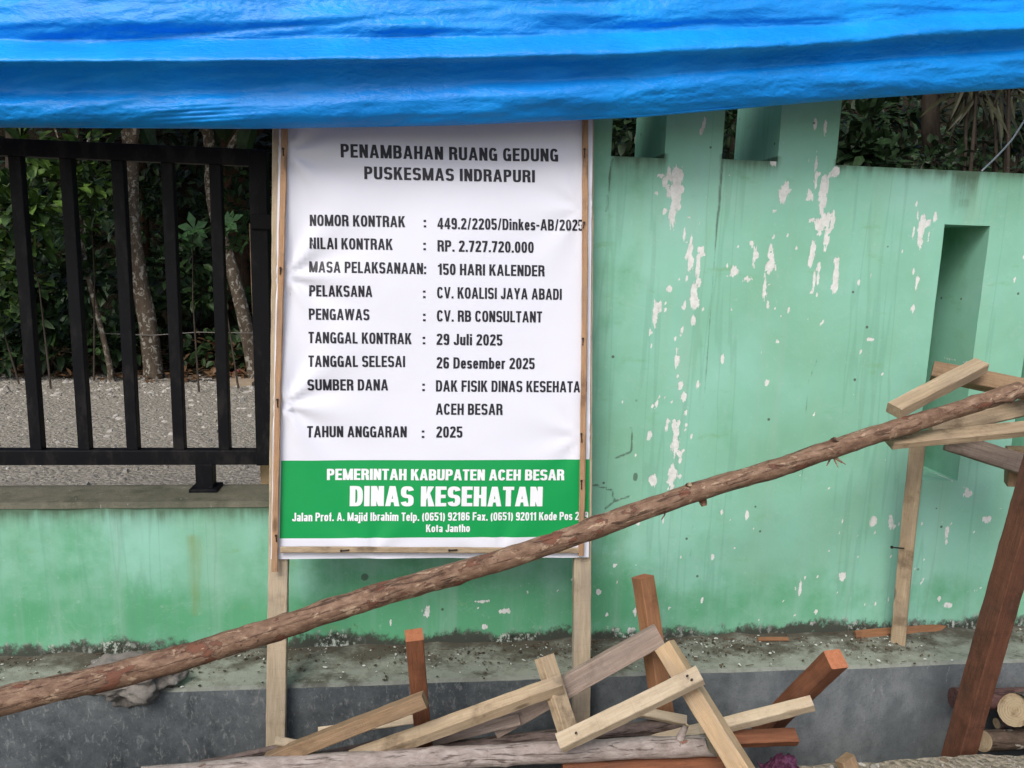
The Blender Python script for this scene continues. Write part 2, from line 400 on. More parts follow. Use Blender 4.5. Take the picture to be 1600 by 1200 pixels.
def ground_mat(name, a, b_, speck, sc=1.0):
    m, nt, b = new_mat(name)
    o = coords(nt)
    n1 = noise(nt, o, 0.9*sc, 6, 0.6); n2 = noise(nt, o, 34*sc, 7, 0.72); v = voro(nt, o, 42*sc, out='Color'); vd = voro(nt, o, 42*sc)
    c = ramp(nt, n2, [(0.33, a), (0.62, b_)])
    vv = sep(nt, v)[0]
    c = mix(nt, math_(nt, 'MULTIPLY', step(nt, vv, 0.7, 1.0), 0.4), c, speck)
    c = mix(nt, math_(nt, 'MULTIPLY', step(nt, vv, 0.25, 0.0), 0.3), c, tuple(x*0.5 for x in a))
    c = mix(nt, math_(nt, 'MULTIPLY', step(nt, n1, 0.5, 0.7), 0.3), c, tuple(x*0.7 for x in a))
    setb(nt, b, c, 0.95, 0.1)
    bump(nt, b, math_(nt, 'SUBTRACT', n2, math_(nt, 'MULTIPLY', vd, 0.8)), 0.9, 0.02)
    return m
GRAVEL = ground_mat('gravel_ground', (0.22,0.203,0.167), (0.34,0.318,0.265), (0.42,0.395,0.345))
SOIL = ground_mat('front_soil', (0.24,0.205,0.155), (0.36,0.315,0.24), (0.45,0.42,0.35), 1.6)
BANK = ground_mat('bank_soil', (0.014,0.012,0.008), (0.03,0.025,0.016), (0.025,0.03,0.015))

def steel_mat():
    m, nt, b = new_mat('black_fence_paint')
    n = noise(nt, coords(nt, (1,1,0.4)), 20, 7, 0.68)
    c = mix(nt, math_(nt, 'MULTIPLY', step(nt, n, 0.48, 0.66), 0.6), (0.0045,0.005,0.0068), (0.024,0.022,0.021))
    setb(nt, b, c, 0.5, 0.14)
    bump(nt, b, noise(nt, coords(nt), 60, 4, 0.6), 0.25, 0.002)
    return m
STEEL = steel_mat()

def tarp_mat():
    m, nt, b = new_mat('blue_tarpaulin')
    o = coords(nt)
    n = noise(nt, o, 3.0, 5, 0.6)
    c = mix(nt, step(nt, n, 0.35, 0.7), (0.003,0.225,0.70), (0.004,0.305,0.87))
    du = noise(nt, coords(nt, (1,1,3)), 14, 6, 0.7)
    c = mix(nt, math_(nt, 'MULTIPLY', step(nt, du, 0.6, 0.75), 0.10), c, (0.16,0.36,0.62))
    setb(nt, b, c, 0.42, 0.28)
    cr1 = noise(nt, coords(nt, (1, 1.5, 2.2), rot=(0,R(-6),0)), 10, 6, 0.58, 0.6)
    cr2 = noise(nt, coords(nt, (1, 1.5, 1.6), (3,1,0)), 75, 3, 0.55, 0.3)
    cr3 = math_(nt, 'MULTIPLY', voro(nt, coords(nt, (1, 1.5, 1.7), (3,1,0)), 62, 'SMOOTH_F1'), step(nt, noise(nt, coords(nt, (1,1,2.5), (6,6,6)), 3.5, 4, 0.6), 0.42, 0.6))
    bump(nt, b, math_(nt, 'ADD', math_(nt, 'ADD', cr1, math_(nt, 'MULTIPLY', cr2, 0.25)), math_(nt, 'MULTIPLY', cr3, 0.35)), 0.5, 0.012)
    return m
TARP = tarp_mat()
def vinyl(name, c0):
    m, nt, b = new_mat(name)
    n = noise(nt, coords(nt), 5, 5, 0.6)
    c = mix(nt, math_(nt, 'MULTIPLY', step(nt, n, 0.55, 0.8), 0.12), c0, tuple(x*0.75 for x in c0))
    setb(nt, b, c, 0.42, 0.35)
    bump(nt, b, noise(nt, coords(nt, (1,1,1)), 9, 3, 0.5, 0.5), 0.16, 0.012)
    return m
V_WHITE = vinyl('banner_white', (0.70,0.72,0.80))
V_GREEN = vinyl('banner_green', (0.004,0.30,0.075))
INK = plain('banner_black_ink', (0.018,0.019,0.026), 0.45, 0.3)
INKW = plain('banner_white_ink', (0.76,0.79,0.82), 0.45, 0.3)
NAIL = plain('rusty_nail', (0.03,0.022,0.018), 0.6, 0.4, 0.3)
ROCK = concrete_mat('rock_stone', (0.13,0.12,0.105), (0.22,0.205,0.185), (0.07,0.06,0.05), 0.7)
CHIP_D = plain('dark_chip', (0.05,0.04,0.028), 0.9, 0.1, 0, (60, 0.8, (0.11,0.085,0.06)))
CHIP_W = plain('plaster_chip', (0.55,0.57,0.52), 0.9, 0.1, 0, (60, 0.5, (0.35,0.38,0.33)))
CHIP_B = plain('wood_chip', (0.13,0.10,0.07), 0.9, 0.1, 0, (60, 0.8, (0.07,0.05,0.035)))
STONE_L = plain('pale_pebble', (0.42,0.40,0.36), 0.9, 0.1, 0, (50, 0.7, (0.28,0.26,0.23)))
STONE_D = plain('grey_pebble', (0.27,0.255,0.22), 0.9, 0.1, 0, (50, 0.7, (0.13,0.12,0.11)))
CLOTHM = plain('purple_cloth', (0.045,0.012,0.028), 0.85, 0.1, 0, (45, 0.8, (0.15,0.06,0.11)))
REDP = plain('red_wrapper', (0.34,0.03,0.035), 0.4, 0.4, 0, (40, 0.8, (0.5,0.42,0.4)))
CORD = plain('white_cord', (0.62,0.66,0.72), 0.6, 0.3)
WIRE = plain('grey_wire', (0.16,0.15,0.14), 0.6, 0.4, 0.3)
DKSTR = plain('drain_mud', (0.05,0.047,0.042), 0.9, 0.1, 0, (14, 0.8, (0.10,0.09,0.075)))

# ------------------------------------------------------------------ ground and terrain
Z_LEDGE, Y_LEDGE = -1.25, -0.19
Z_FRONT, Y_KERB = -1.345, -0.515
Z_REAR = -1.20
def sheet(name, x0, x1, y0, y1, nx, ny, zf, mat):
    vs = []; fs = []
    for j in range(ny+1):
        for i in range(nx+1):
            x = x0+(x1-x0)*i/nx; y = y0+(y1-y0)*j/ny
            vs.append((x, y, zf(x, y)))
    for j in range(ny):
        for i in range(nx):
            a = j*(nx+1)+i; fs.append((a, a+1, a+nx+2, a+nx+1))
    return tag(mesh_obj(name, vs, fs, mat, smooth=True), kind='structure')
def gz(x, y): return Z_FRONT + 0.010*mnoise.noise(Vector((x*5, y*5, 0))) + 0.006*mnoise.noise(Vector((x*17, y*17, 4)))
fg = MB()
nx, ny = 160, 40
for j in range(ny+1):
    t = j/ny; y = Y_KERB - 0.9*t
    for i in range(nx+1):
        x = -1.6+4.4*i/nx
        yy = y + (0.012*mnoise.noise(Vector((x*8, 2, 0))) + 0.006*mnoise.noise(Vector((x*30, 2, 0))) if j == 0 else 0)
        fg.v.append(Vector((x, yy, gz(x, yy) if j < ny else Z_FRONT)))
for j in range(ny):
    for i in range(nx):
        a = j*(nx+1)+i; fg.f.append((a, a+nx+1, a+nx+2, a+1)); fg.m.append(0)
b0 = len(fg.v)
for i in range(nx+1):
    v = fg.v[i]; fg.v.append(Vector((v.x, v.y, -1.72)))
for i in range(nx): fg.f.append((i, i+1, b0+i+1, b0+i)); fg.m.append(0)
yb = Y_KERB-0.9
fg.add([(-1.6,yb,Z_FRONT),(2.8,yb,Z_FRONT),(120,-120,Z_FRONT),(-120,-120,Z_FRONT)], [(0,3,2,1)])
fg.add([(-1.6,Y_KERB,Z_FRONT),(-1.6,yb,Z_FRONT),(-120,-120,Z_FRONT),(-120,Y_KERB,Z_FRONT)], [(0,3,2,1)])
fg.add([(2.8,Y_KERB,Z_FRONT),(120,Y_KERB,Z_FRONT),(120,-120,Z_FRONT),(2.8,yb,Z_FRONT)], [(0,3,2,1)])
tag(fg.build('front_ground', SOIL, smooth=False), kind='structure')
sheet('drain_floor', -6, 8, Y_KERB-0.05, Y_LEDGE+0.05, 60, 2, lambda x, y: -1.66+0.02*mnoise.noise(Vector((x*6, y*6, 1))), DKSTR)
def rz(x, y): return Z_REAR + 0.02*mnoise.noise(Vector((x*1.2, y*1.2, 3))) + 0.008*mnoise.noise(Vector((x*6, y*6, 3)))
sheet('gravel_yard', -9, 10, 0.19, 5.6, 190, 60, rz, GRAVEL)
tag(mesh_obj('outer_ground', [(-120,0.19,-1.24),(120,0.19,-1.24),(120,120,-1.24),(-120,120,-1.24)], [(0,1,2,3)], GRAVEL), kind='structure')
def bz(x, y):
    t = max(0.0, min(1.0, (y-5.0)/6.5))
    return Z_REAR-0.06 + 5.6*t**1.25 + (0.18*mnoise.noise(Vector((x*0.9, y*0.9, 8)))+0.10*mnoise.noise(Vector((x*3, y*3, 8))))*min(1, (y-5.0)*1.4+0.15)
sheet('raised_bank', -14, 15, 5.0, 13.0, 120, 40, bz, BANK)  # soil bank raised into a hill to block sky light behind the trees

# ------------------------------------------------------------------ walls
def seg_dist(P, a, b):
    a = np.array(a); b = np.array(b); d = b-a
    t = np.clip(((P-a)@d)/max(d@d, 1e-9), 0, 1)
    return np.linalg.norm(P-(a+t[:, None]*d), axis=1)
def wxy(px, py):
    p = at(px, py, 0.0); return (p.x, p.z)
PEEL = [(1057,275,13,16),(1056,300,11,28),(1052,335,7,26),(1078,398,5,28),(1091,415,6,20),(1084,470,9,14),(1046,452,6,7),(1024,492,6,22),
        (1057,565,4,18),(1064,602,4,8),(1056,690,8,26),(1050,742,8,18),(1022,750,9,9),(1068,620,5,8),(1026,632,4,10),(1015,680,5,9),(1083,500,5,9),
        (1225,302,11,16),(1266,305,8,9),(1287,300,9,34),(1281,352,13,12),(1270,392,6,24),(1306,432,6,30),(1304,268,10,9),(1275,255,4,17),
        (1180,398,4,20),(1207,408,5,20),(1147,424,8,11),(1168,436,9,7),(1195,452,4,18),(1294,345,5,14),(1290,375,5,20),(1272,440,4,18),
        (1440,360,7,32),(1432,442,4,14),(1427,482,4,9),(1462,340,4,9),(1250,918,4,16),(1316,902,8,9),(1365,815,7,9),(1392,816,5,14),
        (1512,772,12,6),(1542,812,9,6),(1575,872,5,5),(1555,900,5,10),(1480,830,4,14),(1100,195,4,12),(1273,195,4,8),(1288,200,4,12),
        (668,956,5,12),(610,973,3,6),(752,940,14,3),(788,955,10,4),(757,980,7,6),(985,985,9,6),(1085,455,8,14),(1128,560,3,7),(1360,530,8,4),(1065,520,3,12),
        (935,925,5,6),(948,960,4,4),(1270,975,9,5),(1210,330,4,4),(1150,750,3,7),(1128,800,3,6),(1480,945,12,6)]
CRACKS = [[(957,247),(951,290),(948,330)],[(1129,250),(1124,320),(1115,400),(1110,470),(1104,560),(1094,680),(1086,790),(1080,870)],
          [(986,668),(988,690),(986,706),(962,716)],[(920,755),(956,766),(960,783),(982,776)],[(960,783),(945,795)],
          [(1278,560),(1262,600),(1258,680),(1250,790)],[(1495,265),(1500,300),(1512,330)],[(232,880),(234,930),(237,948)]]
GRIME = [(960,248,1040,246,0.055,1.0),(1128,252,1216,251,0.05,0.9),(1306,262,1600,270,0.035,0.9),(1490,268,1530,270,0.10,1.2),(1500,300,1512,340,0.03,0.6)]
def ss(x): x = np.clip(x, 0, 1); return x*x*(3-2*x)
def wall_attrs(me):
    n = len(me.vertices); co = np.empty(n*3); me.vertices.foreach_get('co', co); co = co.reshape(-1, 3)
    P = co[:, [0, 2]]; front = co[:, 1] < 0.004
    peel = np.zeros(n)
    rq = random.Random(9); FR = []
    for px, py, a, b in PEEL:
        if b >= 10:
            FR.append((px, py, a*0.72, b*0.80))
            for k in range(5 if b > 16 else 3):
                FR.append((px+rq.uniform(-1.9,1.9)*a, py+rq.uniform(-1.35,1.35)*b, a*rq.uniform(0.18,0.5), b*rq.uniform(0.12,0.36)))
        else: FR.append((px, py, a*0.8, b*0.8))
    for px, py, a, b in FR:
        c = wxy(px, py); ax = a*0.0019*0.95; bx = b*0.0019*1.05
        d = np.sqrt(((P[:,0]-c[0])/ax)**2+((P[:,1]-c[1])/bx)**2)
        peel = np.maximum(peel, np.clip(1.25-d*0.62, 0, 1))
    rg = np.random.RandomState(5)
    for k in range(190):
        if k < 165:
            zone = [(1010,1110,250,800),(1140,1320,250,560),(1340,1600,380,960),(940,1400,560,980)][rg.randint(4)]
        else: zone = (640, 1590, 800, 985)
        c = wxy(rg.uniform(zone[0], zone[1]), rg.uniform(zone[2], zone[3])); s = 0.0018+0.0026*rg.rand()**3
        sel = np.abs(P[:,0]-c[0]) < 0.04
        d = np.sqrt(((P[sel,0]-c[0])/s)**2+((P[sel,1]-c[1])/(s*(1+1.5*rg.rand())))**2)
        peel[sel] = np.maximum(peel[sel], np.clip(1.3-d*0.55, 0, 0.85))
    peel += 0.06
    crack = np.zeros(n)
    for pl in CRACKS:
        q = [wxy(*p) for p in pl]
        wgt = 0.62 if pl[0][0] in (1278, 232, 1495) else 1.0
        for a, b in zip(q[:-1], q[1:]):
            crack = np.maximum(crack, wgt*np.clip(1-seg_dist(P, a, b)/0.0085, 0, 1))
    c = wxy(570, 902); crack = np.maximum(crack, 1.6*np.clip(1.3-np.linalg.norm((P-np.array(c)), axis=1)/0.013, 0, 1))
    c = wxy(993, 745); crack = np.maximum(crack, 1.4*np.clip(1.3-np.sqrt(((P[:,0]-c[0])/0.009)**2+((P[:,1]-c[1])/0.018)**2), 0, 1))
    grime = np.zeros(n)
    for x0, y0, x1, y1, L, s in GRIME:
        a = wxy(x0, y0); b = wxy(x1, y1); xa, xb = min(a[0], b[0]), max(a[0], b[0])
        dx = np.maximum(0, np.maximum(xa-P[:,0], P[:,0]-xb)); dz = (a[1]+b[1])/2-P[:,1]
        grime = np.maximum(grime, s*np.where(dz > -0.02, np.exp(-np.maximum(dz, 0)/L), 0)*np.exp(-dx/0.01))
    # top of the low wall
    dz = -0.76-P[:,1]
    grime = np.maximum(grime, np.where((P[:,0] < -0.29) & (dz >= -0.001), 1.5*np.exp(-np.maximum(dz, 0)/0.05), 0))
    Z = P[:,1]
    lowz = ss((-0.55-Z)/0.75)
    right = np.where(P[:,0] > 1.25, 0.62, 1.0)
    under = np.exp(-((P[:,0]-0.05)/0.5)**2)*ss((-0.85-Z)/0.2)*0.55  # banner's soft shadow on the wall, painted in as deeper green
    coat_and_shade = lowz*0.46*right + under + np.where(P[:,0] < 0.2, 0.12, 0)*np.clip((0.2-P[:,0])/0.5, 0, 1)*ss((-0.76-Z)/0.08) + 0.30*np.exp(-((Z+1.12)/0.07)**2)
    coat_and_shade += 0.25*np.exp(-((P[:,0]-0.55)/0.12)**2)  # greener upright strip beside the banner's right edge
    coat_and_shade += np.where((co[:,1] > 0.01) & (P[:,0] > 1.6) & (P[:,0] < 2.2) & (Z < 0.2), 0.55, 0)  # greener on the inner faces of the niches
    rust = np.zeros(n)
    for px in (296, 300, 312):
        a = wxy(px, 840); b = wxy(px+8, 960)
        rust = np.maximum(rust, np.clip(1-seg_dist(P, a, b)/0.024, 0, 1)*(0.6 if px > 300 else 1))
    for nm, arr in (('peel', peel), ('crack', crack*front), ('grime', grime), ('coat_and_shade', coat_and_shade), ('rust', rust*front)):
        at_ = me.attributes.new(nm, 'FLOAT', 'POINT'); at_.data.foreach_set('value', np.asarray(arr*front if nm == 'peel' else arr, dtype=np.float32))
def grid_lines(lo, hi, stepv, marks):
    L = set(np.round(np.arange(lo, hi+1e-6, stepv), 5).tolist())
    for m_ in marks: L = {x for x in L if abs(x-m_) > stepv*0.45}
    L |= set(round(m_, 5) for m_ in marks); L |= {lo, hi}
    return sorted(L)
def wall_block(name, x0, x1, z0, ztop, thick, inside, xmarks, zmarks, st, label, cat):
    xs = grid_lines(x0, x1, st, xmarks); zs = grid_lines(z0, ztop, st, zmarks)
    nx, nz = len(xs)-1, len(zs)-1
    solid = [[inside((xs[i]+xs[i+1])/2, (zs[j]+zs[j+1])/2) for j in range(nz)] for i in range(nx)]
    vid = {}; V = []; Fc = []
    def v(i, j, s):
        k = (i, j, s)
        if k not in vid:
            wv = 0.0025*mnoise.noise(Vector((xs[i]*3.1, zs[j]*3.1, 2)))+0.0012*mnoise.noise(Vector((xs[i]*11, zs[j]*11, 2)))
            vid[k] = len(V); V.append((xs[i], wv if s == 0 else thick, zs[j]))
        return vid[k]
    for i in range(nx):
        for j in range(nz):
            if not solid[i][j]: continue
            Fc.append((v(i,j,0), v(i+1,j,0), v(i+1,j+1,0), v(i,j+1,0)))
            Fc.append((v(i,j,1), v(i,j+1,1), v(i+1,j+1,1), v(i+1,j,1)))
            def s(a, b): return 0 <= a < nx and 0 <= b < nz and solid[a][b]
            if not s(i-1,j): Fc.append((v(i,j,0), v(i,j+1,0), v(i,j+1,1), v(i,j,1)))
            if not s(i+1,j): Fc.append((v(i+1,j,0), v(i+1,j,1), v(i+1,j+1,1), v(i+1,j+1,0)))
            if not s(i,j-1): Fc.append((v(i,j,0), v(i,j,1), v(i+1,j,1), v(i+1,j,0)))
            if not s(i,j+1): Fc.append((v(i,j+1,0), v(i+1,j+1,0), v(i+1,j+1,1), v(i,j+1,1)))
    o = mesh_obj(name, V, Fc, WALL)
    wall_attrs(o.data)
    return tag(o, label, cat)
ZW = 0.302
HOLES = [(0.548,0.711,0.298,9), (0.888,1.063,0.304,9), (1.632,1.788,-0.70,0.137), (1.968,2.13,-0.70,0.137)]
def tall_inside(x, z):
    if x > 1.250 and z > ZW: return False
    if x < -0.30 and z > -0.772: return False
    for a, b, c, d in HOLES:
        if a < x < b and c < z < d: return False
    return True
wall_block('garden_wall', -0.435, 2.75, Z_LEDGE, 0.66, 0.34, tall_inside, [-0.30,0.548,0.711,0.888,1.063,1.250,1.632,1.788,1.968,2.13],
           [-0.772,0.298,0.304,ZW,-0.70,0.137], 0.0075, 'tall mint green wall with peeling paint, upright slots and stepped top', 'wall')
lw = wall_block('low_wall', -3.6, -0.437, Z_LEDGE, -0.772, 0.19, lambda x, z: True, [], [], 0.012,
           'low green painted wall carrying the black metal fence', 'wall')
cp = MB()
nseg = 90
for i in range(nseg+1):
    x = -3.6+(3.6-0.437)*i/nseg
    e = 0.006*mnoise.noise(Vector((x*9, 1, 1)))+0.003*mnoise.noise(Vector((x*30, 1, 1)))
    cp.v += [Vector((x, -0.004+e, -0.772)), Vector((x, 0.0+e, -0.763+e*0.6)), Vector((x, 0.012+e*0.5, -0.758)), Vector((x, 0.178, -0.756)), Vector((x, 0.193, -0.765)), Vector((x, 0.193, -0.772))]
for i in range(nseg):
    for k in range(5):
        a = i*6+k; cp.f.append((a, a+6, a+7, a+1)); cp.m.append(0)
cp.f += [tuple(range(6)), tuple(nseg*6+k for k in reversed(range(6)))]; cp.m += [0, 0]
cp.build('coping', COPING, lw, smooth=False)

# plinth (ledge) in front of the wall
pl = MB()
n = 220
for i in range(n+1):
    x = -3.6+6.6*i/n
    e = 0.006*mnoise.noise(Vector((x*4, 7, 0)))+0.003*mnoise.noise(Vector((x*19, 7, 0)))
    zt = Z_LEDGE+0.004*mnoise.noise(Vector((x*3, 9, 0)))
    pl.v += [Vector((x, Y_LEDGE-0.004, -1.75)), Vector((x, Y_LEDGE+e*0.6, -1.45)), Vector((x, Y_LEDGE+e, zt-0.008)), Vector((x, Y_LEDGE+0.008+e, zt)),
             Vector((x, Y_LEDGE+0.09, Z_LEDGE+0.003+0.006*mnoise.noise(Vector((x*6, 3, 0))))), Vector((x, -0.03, Z_LEDGE+0.012+0.01*mnoise.noise(Vector((x*7, 5, 0))))), Vector((x, 0.004, Z_LEDGE+0.018+0.012*mnoise.noise(Vector((x*9, 5, 0)))))]
for i in range(n):
    for k in range(6):
        a = i*7+k; pl.f.append((a, a+7, a+8, a+1)); pl.m.append(0)
po = pl.build('concrete_plinth', PLINTH)
tag(po, 'grey stained concrete plinth running along the foot of the green walls', 'plinth')

# ------------------------------------------------------------------ steel fence
YF = 0.135
fence = empty('metal_fence', (-1.3, YF, -0.757), 'black painted steel bar fence standing on the low green wall', 'fence')
zt1, zt0 = at(200, 224, YF-0.02).z, at(200, 251, YF-0.02).z
zb1, zb0 = at(200, 704, YF-0.02).z, at(200, 727, YF-0.02).z
xe = at(397, 500, YF).x
def bx(name, lo, hi, mat, parent, c=0.003, label=None):
    m_ = MB(); m_.box(lo, hi, 0, c); o = m_.build(name, mat, parent)
    if label: o['label'] = label
    return o
bx('rail', (-3.5, YF-0.02, zt0), (xe+0.045, YF+0.02, zt1), STEEL, fence)
bx('rail', (-3.5, YF-0.02, zb0), (xe+0.045, YF+0.02, zb1), STEEL, fence)
barx = [at(px, 695, YF-0.016).x for px in (46, 121, 197, 270, 341)]
sp = (barx[4]-barx[0])/4
barx = [barx[0]-sp*k for k in range(12, 0, -1)] + barx
for x in barx: bx('bar', (x, YF-0.016, zb1-0.001), (x+0.034, YF+0.016, zt0+0.001), STEEL, fence)
bx('end_post', (xe, YF-0.024, zb0-0.001), (xe+0.052, YF+0.024, zt1-0.004), STEEL, fence)
zl = at(410, 347, YF-0.03).z
bx('latch', (xe+0.006, YF-0.036, zl-0.022), (xe+0.085, YF-0.012, zl+0.022), STEEL, fence)
ft = MB(); fx = at(319, 745, YF-0.02).x
ft.box((fx-0.026, YF-0.022, -0.752), (fx+0.026, YF+0.022, zb0+0.002), 0, 0.002)
ft.box((fx-0.042, YF-0.042, -0.757), (fx+0.042, YF+0.042, -0.747), 0, 0.002)
ft.build('foot', STEEL, fence)

# ------------------------------------------------------------------ timber and logs
def frame_of(a, b, nrm):
    X = (b-a).normalized(); N = Vector(nrm); N = (N-X*N.dot(X)).normalized(); Y = N.cross(X)
    return Matrix(((X.x, Y.x, N.x, 0), (X.y, Y.y, N.y, 0), (X.z, Y.z, N.z, 0), (0, 0, 0, 1)))
def timber(name, a, b, wd, th, nrm, mat, parent=None, label=None, cat=None, group=None, endmat=None, skew=(0, 0)):
    """box of sawn wood from a to b; nrm is the normal of its wide face"""
    a = Vector(a); b = Vector(b); L = (b-a).length
    M = Matrix.Translation((a+b)/2) @ frame_of(a, b, nrm)
    n = max(4, int(L/0.03)); c = 0.0022; hw, ht = wd/2, th/2; sd = rnd.uniform(0, 99)
    sec = [(-hw+c,-ht),(hw-c,-ht),(hw,-ht+c),(hw,ht-c),(hw-c,ht),(-hw+c,ht),(-hw,ht-c),(-hw,-ht+c)]
    V = []; Fc = []; mi = []
    for i in range(n+1):
        t = i/n; x = -L/2+L*t
        bow = 0.004*math.sin(t*3.0+sd)*min(1, L)
        for k, (y, z) in enumerate(sec):
            j = 0.0011*mnoise.noise(Vector((x*26, k*3.7+sd, 1)))+0.0006*mnoise.noise(Vector((x*90, k*5.1+sd, 3)))
            xx = x
            if i == 0: xx = x - skew[0]*y/wd + 0.0012*mnoise.noise(Vector((k, sd, 1)))
            if i == n: xx = x + skew[1]*y/wd + 0.0012*mnoise.noise(Vector((k, sd, 2)))
            V.append((xx, y*(1+j/hw)+bow, z*(1+j/ht)))
    for i in range(n):
        for k in range(8):
            Fc.append((i*8+k, (i+1)*8+k, (i+1)*8+(k+1)%8, i*8+(k+1)%8)[::-1]); mi.append(0)
    Fc.append(tuple(range(8))[::-1]); Fc.append(tuple(n*8+k for k in range(8))); mi += [1, 1] if endmat else [0, 0]
    o = mesh_obj(name, V, Fc, [mat, endmat] if endmat else mat, parent, M, False, mi)
    return tag(o, label, cat, group)
def spline(pts, n):
    P = [Vector(p) for p in pts]; P = [P[0]*2-P[1]]+P+[P[-1]*2-P[-2]]
    out = []
    S = len(P)-3
    for i in range(n+1):
        u = i/n*S; k = min(int(u), S-1); t = u-k
        p0, p1, p2, p3 = P[k:k+4]
        out.append(0.5*((2*p1)+(p2-p0)*t+(2*p0-5*p1+4*p2-p3)*t*t+(3*p1-p0-3*p2+p3)*t**3))
    return out
def log(name, pts, r0, r1, mats, parent=None, label=None, cat=None, group=None, rough=0.10, knots=0, tilt=(0,0)):
    a, b = Vector(pts[0]), Vector(pts[-1])
    M = Matrix.Translation(a) @ frame_of(a, b, (0, -0.5, 1) if abs((b-a).normalized().z) < 0.9 else (0, -1, 0))
    inv = M.inverted(); L = (b-a).length
    n = max(10, int(L/0.018)); ns = 18; sd = rnd.uniform(0, 99)
    cs = [inv @ p for p in spline(pts, n)]
    kn = [(rnd.uniform(0.05, 0.95), rnd.randrange(ns), rnd.uniform(0.12, 0.32)) for _ in range(knots)]
    V = []; Fc = []; mi = []
    for i, c in enumerate(cs):
        t = i/n; r = r0+(r1-r0)*t
        for k in range(ns):
            an = 2*math.pi*k/ns
            rr = r*(1+rough*mnoise.noise(Vector((c.x*9, math.cos(an)*0.9+sd, math.sin(an)*0.9)))+rough*0.6*mnoise.noise(Vector((c.x*32, math.cos(an)*2+sd, math.sin(an)*2))))
            for kt, kk, ks in kn:
                dk = min((k-kk) % ns, (kk-k) % ns)
                rr += r*ks*math.exp(-((t-kt)*L/0.016)**2-(dk/1.6)**2)
            dx = 0
            if i == 0: dx = tilt[0]*math.sin(an)*r
            if i == n: dx = tilt[1]*math.sin(an)*r
            V.append((c.x+dx, c.y+rr*math.cos(an), c.z+rr*math.sin(an)))
    for i in range(n):
        for k in range(ns):
            Fc.append((i*ns+k, (i+1)*ns+k, (i+1)*ns+(k+1)%ns, i*ns+(k+1)%ns)[::-1]); mi.append(0)
    Fc.append(tuple(range(ns))[::-1]); Fc.append(tuple(n*ns+k for k in range(ns))); mi += [1, 1]
    o = mesh_obj(name, V, Fc, mats, parent, M, True, mi)
    for p in o.data.polygons[-2:]: p.use_smooth = False
    return tag(o, label, cat, group)
UPN = (0, -0.45, 0.9); FRN = (0, -1, 0.12)
def nail(parent, p, d, r=0.0035, ln=0.004):
    m_ = MB(); p = Vector(p); d = Vector(d).normalized(); m_.tube([p-d*0.004, p+d*ln], r, 8)
    m_.build('nail', NAIL, parent)

# ------------------------------------------------------------------ signboard
SL = 0.11
B0 = Vector((0, -0.06-SL*0.35, 0)); BN = Vector((0, -1, SL)).normalized(); BUP = Vector((0, SL, 1)).normalized()
# plane: y = -0.06 - SL*(0.35 - z)
BN = Vector((0, 1, -SL)).normalized()*-1
def bpt(px, py, off=0.0):
    d = ray(px, py); o = Vector((0, CAM_Y, 0))
    q = Vector((0, -0.06-SL*0.35, 0)) + BN*off
    t = (q-o).dot(BN)/d.dot(BN)
    return o+d*t
sign = empty('signboard', (0.05, -0.27, -1.66), 'white contract signboard with green foot band on wooden posts', 'signboard')
def sheet_off(u, v, x, z):
    """billow of the vinyl, u across v down 0..1"""
    d = 0.0035*math.sin(u*7.0+v*4)*math.sin(v*9.0+1.0)+0.003*mnoise.noise(Vector((x*4, z*3, 5)))
    for (nu, nv, am) in ((0.03, 0.38, 0.011), (0.03, 0.66, 0.010), (0.03, 0.12, 0.008), (0.97, 0.24, 0.004), (0.97, 0.73, 0.004), (0.3, 1.0, 0.004), (0.7, 1.0, 0.004)):
        du, dv = (u-nu)*0.95, (v-nv)*1.3; r = math.hypot(du, dv)
        d += am*math.sin(math.atan2(dv, du)*7+nv*20)*math.exp(-r/0.13)*min(1, r/0.03)
    return d
TL, TR, BL, BR = bpt(437.5, 150), bpt(925.5, 150), bpt(423.5, 873), bpt(919.5, 870)
def quad(u, v): return TL*(1-u)*(1-v)+TR*u*(1-v)+BL*(1-u)*v+BR*u*v
def uv_of(p):
    u, v = 0.5, 0.5
    ex = Vector((1,0,0))
    for _ in range(12):
        q = quad(u, v); e = p-q
        du = (quad(u+0.01, v)-q)/0.01; dv = (quad(u, v+0.01)-q)/0.01
        a, b_, c = du.dot(du), du.dot(dv), dv.dot(dv); ra, rb = e.dot(du), e.dot(dv); det = a*c-b_*b_
        u += (ra*c-rb*b_)/det; v += (rb*a-ra*b_)/det
    return u, v
vg0 = uv_of(bpt(680, 718.5))[1]; vg1 = uv_of(bpt(680, 839.5))[1]; ug0 = uv_of(bpt(438.5, 780))[0]
us = sorted(set([i/70 for i in range(71) if abs(i/70-ug0) > 0.004]+[ug0])); vs_ = sorted(set([i/110 for i in range(111) if min(abs(i/110-vg0), abs(i/110-vg1)) > 0.003]+[vg0, vg1]))
bv = []; bf = []; bm_ = []
for v in vs_:
    for u in us:
        p = quad(u, v); e = 0.003*mnoise.noise(Vector((u*9, v*14, 3)))
        if v == 1.0: p = p + BUP*e
        bv.append(p+BN*(0.004+sheet_off(u, v, p.x, p.z)))
nu = len(us)
for j in range(len(vs_)-1):
    for i in range(nu-1):
        bf.append((j*nu+i, (j+1)*nu+i, (j+1)*nu+i+1, j*nu+i+1))
        bm_.append(1 if vs_[j] >= vg0-1e-6 and vs_[j+1] <= vg1+1e-6 and us[i] >= ug0-1e-6 else 0)
ban = mesh_obj('banner_sheet', bv, bf, [V_WHITE, V_GREEN], sign, None, True, bm_)
def bt(a, b, wpx, th, off, mat, name, label=None):
    A = bpt(*a, off); B = bpt(*b, off)
    o = timber(name, A, B, wpx, th, BN, mat, sign)
    if label: o['label'] = label
    return o
